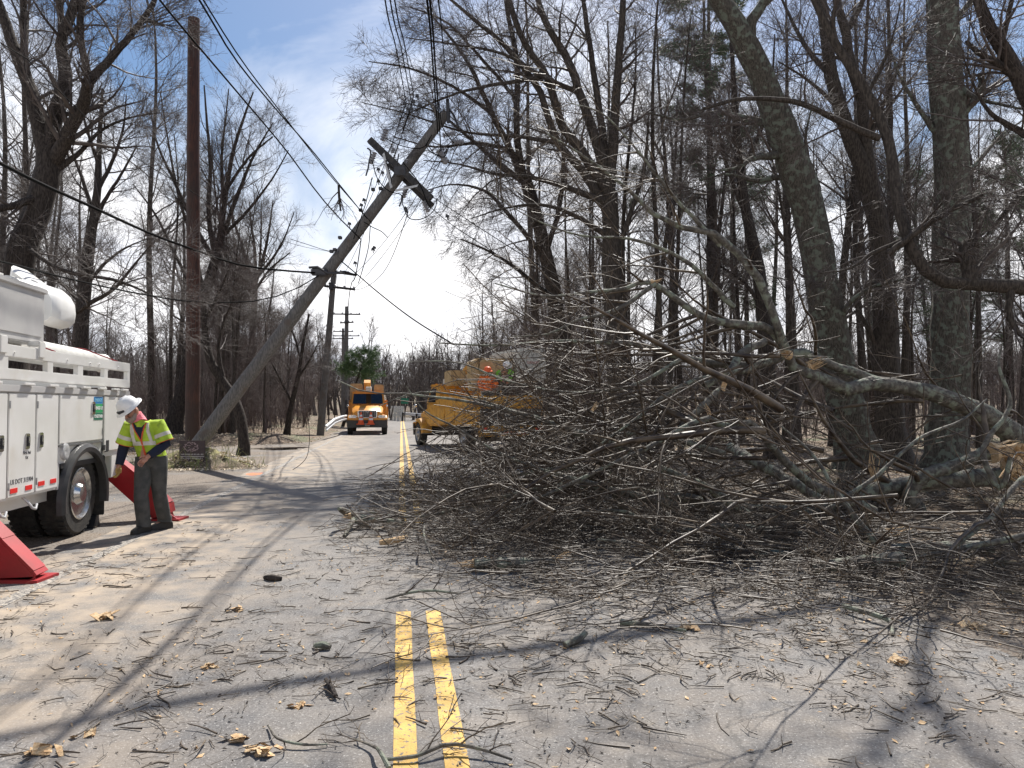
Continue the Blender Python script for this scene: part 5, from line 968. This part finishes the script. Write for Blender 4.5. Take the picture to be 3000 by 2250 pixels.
MAIN = [  # (limb points, depth from, depth to, growth weight)
 ([(3200,1500,130),(3060,1360,108),(2938,1240,86),(2748,1163,64),(2600,1122,56),(2540,1128,52),(2495,1142,50),(2411,1108,44),(2323,1077,38),(2292,1000,34),(2268,930,31),(2229,831,27),(2106,694,20),(1947,650,15),(1817,535,10),(1700,450,7),(1600,390,4)], 12.6, 11.2, 1),
 ([(2600,1125,38),(2440,1070,32),(2345,1034,28),(2214,1070,26),(1998,1048,21),(1889,1012,16),(1740,1002,12),(1600,1000,9),(1450,1012,6),(1290,1005,4)], 12.4, 10.6, 1),
 ([(2310,1040,28),(2250,962,26),(2160,950,25),(2070,933,23),(1970,870,19),(1904,824,16),(1820,850,12),(1745,853,9),(1600,868,6),(1450,830,4)], 12, 10.8, 1),
 ([(2700,1520,60),(2666,1447,52),(2700,1400,50),(2788,1370,48),(2860,1340,52),(2910,1325,60)], 11.6, 11.4, .3),
 ([(2950,1400,70),(2720,1410,62),(2540,1440,60),(2381,1500,52),(2230,1495,44),(2110,1488,40),(1980,1450,36),(1859,1441,30),(1780,1400,22),(1640,1370,14),(1500,1395,8)], 12, 10.6, 1),
 ([(2420,1470,46),(2300,1400,42),(2185,1340,38),(2140,1310,28)], 12.4, 14, .5),
 ([(2560,1500,40),(2350,1400,26),(2280,1330,22),(2192,1235,18),(2130,1252,20),(2076,1224,20),(1990,1262,17),(1900,1310,15),(1737,1385,12),(1600,1450,8),(1500,1495,5)], 10.6, 8.8, 1),
 ([(2300,1560,30),(2180,1500,26),(2060,1420,22),(1950,1380,20),(1800,1300,18),(1645,1250,16),(1540,1215,13),(1465,1198,11),(1392,1180,8),(1284,1165,7),(1175,1152,5),(1074,1150,4),(987,1113,3)], 11, 9.6, 1),
 ([(1860,1540,26),(1790,1420,22),(1771,1352,20),(1724,1291,17),(1640,1250,13),(1500,1203,9),(1350,1160,6),(1220,1150,4),(1110,1190,3)], 11.2, 10, 1),
 ([(1980,1480,28),(1820,1440,20),(1650,1420,14),(1500,1450,10),(1350,1490,8),(1200,1515,6),(1080,1500,5)], 10.4, 10.2, .8),
 ([(2120,1330,24),(1980,1290,18),(1860,1270,12),(1700,1290,9),(1520,1330,6),(1360,1350,4),(1230,1290,3)], 13, 11.4, 1),
 ([(2900,1640,60),(2640,1620,46),(2500,1645,36),(2381,1660,30),(2250,1650,22),(2100,1640,14),(1900,1600,9),(1750,1580,6)], 8.6, 8.3, .7),
 ([(2650,1560,36),(2480,1580,26),(2300,1560,20),(2100,1540,16),(1940,1555,12),(1840,1500,9),(1700,1500,6)], 9.8, 9.2, .8),
 ([(2560,1800,36),(2600,1720,32),(2610,1650,28),(2540,1560,20),(2450,1440,13),(2380,1330,9),(2290,1250,5)], 7.8, 9.2, .6),
 ([(2999,1400,16),(2960,1440,15),(2900,1520,14),(2800,1600,12),(2700,1700,8)], 8.4, 7.8, .3),
 ([(2960,1340,14),(2930,1430,16),(2880,1330,16),(2960,1180,12),(2925,1060,8),(2935,1010,5)], 9, 9.4, .2),
 ([(2410,1500,14),(2560,1400,12),(2700,1280,10),(2820,1230,8),(2890,1170,5)], 9, 10, .4),
 ([(3050,1560,22),(2800,1610,14),(2620,1640,9),(2400,1640,5)], 7.8, 7.6, .4),
 ([(1920,830,14),(1850,880,15),(1790,915,13),(1700,935,9),(1600,980,6),(1500,985,3)], 10.5, 10, .5),
 ([(2060,1130,26),(2140,1085,24),(2170,1040,26),(2240,1000,22)], 11, 11.6, .3),
 ([(1990,1255,18),(2060,1190,24),(2110,1140,18),(2150,1080,6)], 10.2, 10.4, .3),
 ([(2200,1080,20),(2050,1110,14),(1960,1150,12),(1860,1230,9),(1760,1300,5)], 11, 10, .7),
 ([(1750,1420,16),(1600,1380,11),(1450,1320,8),(1330,1250,6),(1240,1200,4),(1190,1130,2.5)], 9.6, 9.2, .9),
 ([(2150,900,18),(2000,760,12),(1850,700,9),(1700,690,6),(1560,640,4),(1430,560,2.5)], 12, 10.8, .8),
 ([(2110,720,14),(1960,560,10),(1850,420,7),(1760,330,5),(1660,300,3)], 11.6, 10.6, .7),
 ([(2000,1050,14),(1850,1130,10),(1700,1150,8),(1500,1120,6),(1330,1060,4),(1200,1060,2.5)], 10.6, 9.8, .8)]
lim, wts = [], []
for pts, a, c, wgt in MAIN:
    q, r = resample(FB(pts, a, c), 24, .12); q = ground_fix(q, r); lim.append((q, r)); wts.append(wgt)
    link('limb', np_mesh('limb', *tubes(q[None], (r*(1+rng.normal(0, .04, 24)))[None], 12 if r.max() > .05 else 7), M['bark_fallen']), FT, True)
q, r = lim[0]; 
# extra whip like branches thrown across the lane, springing from the limbs and arching to the left
K = 24
Pm = np.stack([l[0] for l in lim]); Rm = np.stack([l[1] for l in lim])
def lay(Pt, Rd, w_, n, **k):
    rep = np.concatenate([np.full(max(1, int(n*x)), i) for i, x in enumerate(w_)]); return grow(Pt[rep], Rd[rep], 1, **k)
def thin(PR, soft=.22, k=1.0):     # the crown thins out towards the open left lane and upwards over it
    Pt, Rd = PR; q = Pt[:, -1]; s = lat(q[:, 0], q[:, 1]); z = q[:, 2]; li = np.where(z < .3, -1.15, np.where(z < .9, -.35, .10+.25*np.clip(z-.9, 0, 3)))
    pr = 1/(1+np.exp(-(s-li)/soft)); pr = np.where((z > .9) & (s < 3), pr*.80*k, pr); pr = np.where((z > 1.0) & (s >= 2.6), pr*.55, pr); ok = rng.random(len(s)) < pr; return Pt[ok], Rd[ok]
A1 = lay(Pm, Rm, wts, 13, L=(1.0,3.4), ratio=.58, ang=(25,65), K=10, wig=.085, up=-.02, bias=(-.25,-.1,-.05), zmin=.03, rmin=.008, tmin=.15)
# whips over the road: start inside the pile, run left, low
m = 95; x0 = -.2+7.7*rng.random(m)**1.3; y0 = 6.8+9*rng.random(m)**1.1; x0 = x0+(y0-10)*.12; z0 = np.abs(rng.normal(.25, .35, m))+.05
def whips(x0, y0, z0, L, rr, dirx=-1.0, upm=.12, wig=.07, K=12):
    m = len(x0); p = np.stack([x0, y0, z0], -1); d = np.stack([dirx+rng.normal(0,.25,m), rng.normal(-.05,.6,m), rng.normal(upm,.30,m)], -1); d /= np.linalg.norm(d, axis=1, keepdims=True); out = [p]; ln = rng.uniform(*L, m); curv = rng.normal(-.012, .03, m)
    for _ in range(K-1):
        d = d+rng.normal(0, wig, (m, 3)); d[:, 2] += curv; d /= np.linalg.norm(d, axis=1, keepdims=True); p = p+d*(ln/(K-1))[:, None]; lo = p[:, 2] < .03; p[lo, 2] = .03+rng.random(lo.sum())*.03; d[lo, 2] = np.abs(d[lo, 2])*.4; out.append(p)
    r0 = rng.uniform(*rr, m); return np.stack(out, 1), r0[:, None]*(1-.85*np.linspace(0, 1, K))[None]
def cutleft(Pt, Rd):    # keep the crown off the open left lane
    s = lat(Pt[:, -1, 0], Pt[:, -1, 1]); lim_ = -.35+.10*(Pt[:, -1, 1]-9); return Pt[s > lim_], Rd[s > lim_]
A1 = thin(A1, k=1.5); B1 = thin(whips(x0, y0, z0, (1.6,4.2), (.010,.026)))
m = 70; x1 = 1.0+8*rng.random(m)**1.6; D1 = thin(whips(x1, np.where(x1 > 3.8, rng.uniform(13, 17, m), rng.uniform(9, 15.5, m)), rng.uniform(.5, 2.2, m)*np.clip(x1/3, .5, 1.1), (2.0,4.8), (.018,.055), upm=.10, wig=.06, K=14), k=1.3)
B1 = (B1[0], B1[1]); 
E1 = thin(whips(rng.uniform(1.2, 5.2, 24), rng.uniform(10, 14, 24), rng.uniform(.9, 2.9, 24), (1.6,3.6), (.012,.026), upm=.16, wig=.08, K=14), k=1.5); D1 = (np.concatenate([D1[0], E1[0]]), np.concatenate([D1[1], E1[1]])); D2 = grow(*D1, 9, L=(.6,1.9), ratio=.5, ang=(22,60), K=8, wig=.09, up=.03, bias=(-.2,0,.05), zmin=.02, rmin=.006, tmin=.1); D3 = grow(*D2, 5, L=(.25,.8), ratio=.55, ang=(25,60), K=5, wig=.12, zmin=.015, rmin=.0035, keep=.8)
parts_ = [tubes(*A1, 5), tubes(*B1, 5), tubes(*D1, 6), tubes(*thin(D2, k=1.3), 4), tubes(*thin(D3, k=1.3), 3)]
A2 = thin(grow(*A1, 7, L=(.5,1.5), ratio=.5, ang=(25,65), K=7, wig=.10, up=-.01, bias=(-.15,0,0), zmin=.02, rmin=.0055, tmin=.12))
B2 = thin(grow(*B1, 10, L=(.5,1.6), ratio=.5, ang=(20,60), K=7, wig=.10, up=.03, bias=(-.25,0,.05), zmin=.02, rmin=.0055, tmin=.1))
parts_ += [tubes(*A2, 4), tubes(*B2, 4)]
A3 = thin(grow(*A2, 4, L=(.2,.75), ratio=.6, ang=(25,60), K=5, wig=.12, zmin=.015, rmin=.0035, keep=.85), k=1.3); B3 = thin(grow(*B2, 4, L=(.2,.7), ratio=.6, ang=(25,60), K=5, wig=.12, zmin=.015, rmin=.0035, keep=.9), k=1.3)
parts_ += [tubes(*A3, 3), tubes(*B3, 3)]
C3 = grow(*A3, 2, L=(.08,.25), ratio=.7, ang=(30,60), K=3, wig=.1, zmin=.01, rmin=.0028, keep=.5); parts_.append(tubes(*C3, 3))
link('crown', np_mesh('crown', *cat(parts_), M['twig_fallen']), FT, True)
for (u, v, Yd, d, r_, L_) in ((2560,1405,11.3,(-.1,0,1),.06,.45),(2905,1325,11.3,(.9,.1,.2),.17,.55),(2960,1370,11.2,(.6,-.3,-.5),.22,.5),(1912,825,10.5,(.8,0,.25),.035,.14),(2372,1075,12,(.6,-.2,.3),.10,.3),(2310,1040,11.6,(-.8,-.3,.1),.08,.25),(2192,1232,10.4,(.9,0,.15),.05,.12),(2078,1212,10,(-.5,0,1),.03,.16),(2118,1140,10.3,(.4,0,1),.04,.18),(2640,1690,8.2,(.6,0,.3),.05,.2),(1737,1200,9.4,(.4,0,.6),.02,.12),(2600,1560,9.4,(.9,-.2,.2),.06,.3)):
    splinters(FT, P(u, v, Yd), d, r_, 11, L_)
# stump side: the torn butt at the right edge
splinters(FT, P(2990,1350,11.8), (-.5,-.5,.4), .30, 22, .5)
# ---------------------------------------------------------------- loose pieces one can point at
def loose(name, label, pts, r, material='bark_fallen', twigs=0, cat_='branch', L=(.15,.5), n=10):
    q = np.array([(*G(u, v, z), rr) for (u, v, z), rr in zip(pts, r)]); a, rr = resample(q, n); a[:, 2] = np.maximum(a[:, 2], rr*.8); o = tag(MB().tube(a, list(rr), 8).build(name, M[material]), label, cat_)
    if twigs:
        t_, _ = grow_many([(a, rr)], [dict(n=twigs, L=L, ratio=.55, ang=(25,60), K=6, wig=.12, up=-.03, zmin=.008, rmin=.004), dict(n=2, L=(.06,.2), ratio=.6, ang=(25,60), K=4, wig=.12, zmin=.008, rmin=.0025)], (4,3)); link('twigs', np_mesh('twigs', *cat(t_), M['twig_fallen']), o)
    return o
loose('broken_branch', 'long thin branch lying over both yellow lines at the bottom edge', [(1130,2225,.02),(1220,2215,.03),(1310,2180,.05),(1400,2192,.04),(1500,2225,.02)], [.009,.010,.010,.009,.006], twigs=5)
loose('broken_branch', 'curled thin branch left of the yellow lines near the bottom edge', [(785,2125,.015),(830,2170,.03),(900,2182,.02),(960,2180,.015)], [.005,.007,.007,.004], twigs=3)
loose('broken_branch', 'forked branch just left of the left yellow line at the bottom edge', [(1140,2250,.02),(1112,2200,.06),(1090,2185,.03),(1040,2165,.02)], [.012,.010,.007,.004], twigs=3)
loose('broken_branch', 'dark branch lying across the road above the start of the yellow lines', [(1130,1755,.03),(1200,1736,.05),(1260,1730,.06),(1350,1740,.03)], [.008,.014,.013,.007], twigs=7)
loose('broken_branch', 'brown bare stick on the sunlit road below the pile, centre right', [(1817,1822,.03),(1900,1830,.03),(2010,1848,.02)], [.022,.018,.012], twigs=2)
loose('broken_branch', 'short thick stick with a pale broken end lower right of the yellow lines', [(1655,1890,.02),(1690,1875,.03),(1716,1855,.04)], [.022,.026,.018])
loose('broken_branch', 'peeled reddish branch standing crooked below the pile at the right', [(2470,1775,.05),(2560,1800,.06),(2600,1815,.05),(2615,1860,.01)], [.02,.022,.018,.012], twigs=2)
loose('broken_branch', 'pale tan branch at the front right of the pile', [(2380,1665,.10),(2500,1650,.14),(2640,1640,.16)], [.05,.07,.08], n=8)
loose('bark_chunk', 'chunky piece of bark lying on the road between the pebbly litter and the yellow lines', [(920,1892,.02),(948,1890,.03),(968,1896,.02)], [.015,.028,.018], cat_='bark')
loose('bark_chunk', 'dark crumbled bark piece alone on the grey road, left of centre', [(776,1692,.015),(800,1693,.03),(826,1696,.015)], [.02,.034,.02], 'bark_dark', cat_='bark')
loose('bark_chunk', 'twisted bark lump with a fork, lower left of the yellow lines', [(955,1990,.02),(970,2015,.03),(985,2040,.02)], [.012,.020,.012], 'bark_dark', 3, cat_='bark', L=(.1,.25))
lg = loose('broken_log', 'short log with torn yellow ends at the front of the pile', [(1390,1652,.08),(1480,1650,.09),(1560,1648,.09),(1625,1640,.10)], [.05,.06,.055,.035], cat_='log')
splinters(lg, G(1388,1650,.08), (-1,-.1,0), .05, 9, .25); splinters(lg, G(1625,1636,.1), (1,.1,.4), .035, 8, .2)
lf = loose('broken_limb', 'gnarled forked limb end with hooked stub at the left tip of the pile', [(1180,1530,.13),(1080,1522,.12),(1040,1515,.14),(1012,1500,.22),(992,1490,.32)], [.035,.045,.075,.05,.02], 'bark_fallen', cat_='limb')
MB().tube([G(1040,1515,.14), G(1026,1540,.09), G(1008,1570,.03)], [.045,.03,.02], 8).tube([G(1040,1518,.14), G(1062,1535,.08), G(1085,1545,.02)], [.06,.04,.015], 8).build('stub', M['bark_fallen'], lf)
splinters(lf, G(1024,1512,.18), (-.9,-.3,-.1), .045, 9, .14)
pk = loose('wood_piece', 'pale knobbly piece of peeled wood at the left front of the pile', [(1112,1590,.05),(1150,1585,.06),(1192,1572,.05)], [.03,.045,.02], 'splinter', cat_='wood')
loose('dead_twig', 'pale thin twig reaching out of the front of the pile towards the camera', [(1243,1540,.30),(1248,1590,.22),(1262,1630,.1),(1272,1652,.03)], [.012,.012,.010,.006], twigs=2, cat_='twig')
def scrap(label, u, v, sz, n, seed, m='splinter'):
    rr = np.random.default_rng(seed); c = G(u, v, 0); b = MB()
    for k in range(n):
        a = rr.uniform(0, 6.28); e = rr.uniform(.3, 1)*sz; o = c+Vector((rr.normal(0,sz*.3), rr.normal(0,sz*.25), .004+rr.uniform(0,sz*.25))); d = Vector((math.cos(a), math.sin(a), rr.normal(0,.3))); q = Vector((-math.sin(a), math.cos(a), rr.normal(0,.5)))*e*rr.uniform(.2,.5); d *= e*.5
        b.add([o-d, o-q*.6, o+d*.3-q, o+d, o+q*.8, o-d*.4+q], [(0,1,2,3,4,5)]); b.add([x+Vector((0,0,-.004)) for x in (o-d, o-q*.6, o+d*.3-q, o+d, o+q*.8, o-d*.4+q)], [(5,4,3,2,1,0)])
    return tag(b.build('wood_scrap', M[m]), label, 'wood scrap')
for i, (l, u, v, sz, n) in enumerate((('larger lower one of two crumpled yellow wood scraps at the bottom left of centre', 768, 2205, .10, 12), ('smaller upper one of two yellow wood scraps at the bottom left of centre', 695, 2170, .09, 9), ('frayed yellow wood scrap just above the pair near the bottom', 880, 2070, .07, 8), ('flat torn yellow bark flake on the left lane, mid height', 620, 1957, .08, 8), ('pale wood scrap beside the stick below the pile, centre right', 2025, 1845, .10, 9), ('yellow bark scrap alone on the right lane below the stick', 2640, 1940, .12, 9), ('bright pale wood flake near the right edge below the pile', 2935, 1862, .08, 6), ('pale splintered scraps lying left of the gravelly litter', 300, 1815, .14, 10), ('long pale split piece on the left lane near the bottom left', 250, 2150, .12, 3), ('yellowish flake by the leftmost sticks in the lower left corner', 135, 2205, .10, 9), ('pale chip pile in the middle of the left lane', 690, 1790, .09, 8), ('scrap of bark and yellow wood near the hard line of the pile, right', 2850, 1840, .12, 7), ('small orange brown bark flake under the brown stick', 2080, 1955, .07, 5))): scrap(l, u, v, sz, n, i+5)
# ---------------------------------------------------------------- litter: sticks, chips, leaves (nobody could count them)
def sticks(n, xy, L, rr, K=4, wig=.25, z=(.004,.02), branch=.35):
    x, y = xy(n); n = len(x); a = rng.vonmises(0, .9, n)*.8+rng.integers(0, 2, n)*math.pi; a = np.where(rng.random(n) < .35, rng.uniform(0, 6.28, n), a); ln = rng.uniform(0, 1, n)**2.8*(L[1]-L[0])+L[0]
    p = np.stack([x, y, rng.uniform(*z, n)], -1); out = [p]; cv = rng.normal(0, wig*.5, n)
    for _ in range(K-1):
        a = a+cv+rng.normal(0, wig, n); p = p+np.stack([np.cos(a), np.sin(a), rng.normal(0, .08, n)], -1)*(ln/(K-1))[:, None]; p[:, 2] = np.maximum(p[:, 2], .003); out.append(p)
    Pt = np.stack(out, 1); Rd = rng.uniform(*rr, n)[:, None]*(1-.5*np.linspace(0, 1, K))[None]*np.minimum(1, ln/.12)[:, None]
    o = [tubes(Pt, Rd, 4)]
    if branch: o.append(tubes(*grow(Pt, Rd, 3, (.03,.16), .6, (25,60), 3, .1, zmin=.003, rmin=.0015, keep=branch), 3))
    return cat(o)
def in_road(n):      # everywhere on the near road, thinner to the left and far away
    k = n*3; y = 3.0+rng.random(k)**1.3*17; u = rng.uniform(-60, 3060, k); x = (u-1500)/FPX*y; s = lat(x, y); p = np.clip(.22+.42*wob(x, y, 2.3, 1)+.5*sst(-2.5, 1.5, s)*sst(3.5, 7, y), .03, 1)*np.where(s < -4.0, .7, 1)*np.where((y > 11) & (s < -.5), .2, 1); ok = rng.random(k) < p
    return x[ok][:n], y[ok][:n]
def under_pile(n):
    k = n*2; y = rng.uniform(5.0, 17, k); u = rng.uniform(1080, 3080, k); x = (u-1500)/FPX*y; edge = 1.2-.95*sst(5.9, 9.5, y)-.75*sst(8.5, 12, y)+.25*wob(x, y, 2, 3); s = lat(x, y); ok = (s > edge-.35) & (rng.random(k) < np.clip(.15+sst(5.9-.18*np.clip(s,0,5), 7.9-.22*np.clip(s,0,5), y), 0, 1)); return x[ok][:n], y[ok][:n]
tag(link('twig_litter', np_mesh('twig_litter', *sticks(9000, in_road, (.012,.26), (.0018,.0072)), M['twig_fallen'])), 'fine broken twigs scattered all over the road surface', 'litter', kind='stuff')
tag(link('twig_litter', np_mesh('twig_litter', *sticks(11000, under_pile, (.05,.8), (.0018,.008), 6, .22, (.005,.22), .6), M['twig_fallen'])), 'deep layer of broken twigs under the fallen crown', 'litter', kind='stuff')
def flakes(n, xy, size, zf, tilt=.5):
    x, y = xy(n); n = len(x); z = zf(x, y); c = np.stack([x, y, z], -1); a = rng.uniform(0, 6.28, n); s = rng.uniform(.4, 1, n)*size; el = rng.uniform(.1, .6, n)
    d = np.stack([np.cos(a), np.sin(a), rng.normal(0, tilt, n)*.6], -1)*s[:, None]*.5; q = np.stack([-np.sin(a), np.cos(a), rng.normal(0, tilt, n)], -1)*(s*el)[:, None]*.5; up_ = np.array([0, 0, 1.])*s[:, None]*.18*rng.normal(0, 1, (n, 1))
    V = np.stack([c-d, c-q*.8+up_, c+d*.9, c+q+up_*.5], 1); V[:, :, 2] = np.maximum(V[:, :, 2], z[:, None]-size*.1); V[:, :, 2] += .003
    return V.reshape(-1, 3), np.arange(n*4).reshape(-1, 4)
zero = lambda x, y: np.full(len(x), .004)
for nm, n, xy, sz, m_, lb in (('chips', 3400, in_road, .055, 'splinter', 'pale wood chips strewn over the road'), ('bark_bits', 11000, in_road, .034, 'bark_dark', 'dark bark crumbs strewn over the road'), ('chips', 1500, under_pile, .09, 'splinter', 'torn pale chips among the fallen branches'), ('dead_leaves', 2200, under_pile, .08, 'leaf', 'dead leaves among the fallen branches')):
    tag(link(nm, np_mesh(nm, *flakes(n, xy, sz, zero, .25), M[m_], False)), lb, 'litter', kind='stuff')
def leaf_zone(umin, umax, Y0, Y1, slo, shi, far=False):
    def f(n):
        k = n*4; y = Y0+(Y1-Y0)*rng.random(k)**1.4; x = (rng.uniform(umin, umax, k)-1500)/FPX*y; s = lat(x, y); t = (x-RO.x)*RY.x+(y-RO.y)*RY.y
        lo = slo if not callable(slo) else slo(t); hi = shi if not callable(shi) else shi(t); ok = (s > lo) & (s < hi) & (rng.random(k) < .35+.6*(wob(x, y, 1.1, 2) > -.1)); return x[ok][:n], y[ok][:n]
    return f
zf = lambda x, y: height(x, y)+.01
edgeL = lambda t: -9.2+5.0*sst(30, 37, t)
for n, z_, lb, mm in ((26000, leaf_zone(-100, 1020, 17, 60, -60, edgeL), 'bright dead leaves carpeting the left bank', 'leaf_pale'), (9000, leaf_zone(-100, 1020, 17, 60, -60, edgeL), 'brown dead leaves carpeting the left bank', 'leaf'), (20000, leaf_zone(1400, 3200, 13, 45, 4.6, 60), 'dead leaves carpeting the forest floor at the right', 'leaf'), (9000, leaf_zone(1400, 3200, 13, 45, 4.6, 60), 'pale dead leaves on the forest floor at the right', 'leaf_pale')):
    tag(link('dead_leaves', np_mesh('dead_leaves', *flakes(n, z_, .13, zf, .5), M[mm], False)), lb, 'leaf litter', kind='stuff')
def mound_zone(n):
    a = rng.uniform(0, 6.28, n); r = np.sqrt(rng.random(n))*1.25; return mo.x+.1+np.cos(a)*r*1.5, 20.7+np.sin(a)*r
mz = lambda x, y: .40*np.clip(1-((x-mo.x+.1)/1.6)**2-((y-21.3)/1.2)**2, 0, 1)+.03
tag(link('dead_leaves', np_mesh('dead_leaves', *flakes(1500, mound_zone, .12, mz, .6), M['leaf_pale'], False)), 'dead leaves heaped round the foot of the tilted pole', 'leaf litter', kind='stuff')
gp, gr_ = mound_zone(150); gz = mz(gp, gr_); Pt = np.stack([np.stack([gp, gr_, gz-.02], -1), np.stack([gp+rng.normal(0,.07,150), gr_+rng.normal(0,.07,150), gz+.12+rng.random(150)*.14], -1), np.stack([gp+rng.normal(0,.14,150), gr_+rng.normal(0,.14,150), gz+.2+rng.random(150)*.25], -1)], 1)
tag(link('dry_grass', np_mesh('dry_grass', *tubes(Pt, np.full((150,3),.006)*np.array([1,.8,.3]), 3), mat('dry_grass', (.30,.27,.10), .8, col2=(.16,.20,.06), scale=3))), 'dry grass growing on the mound at the pole foot', 'grass', kind='stuff')
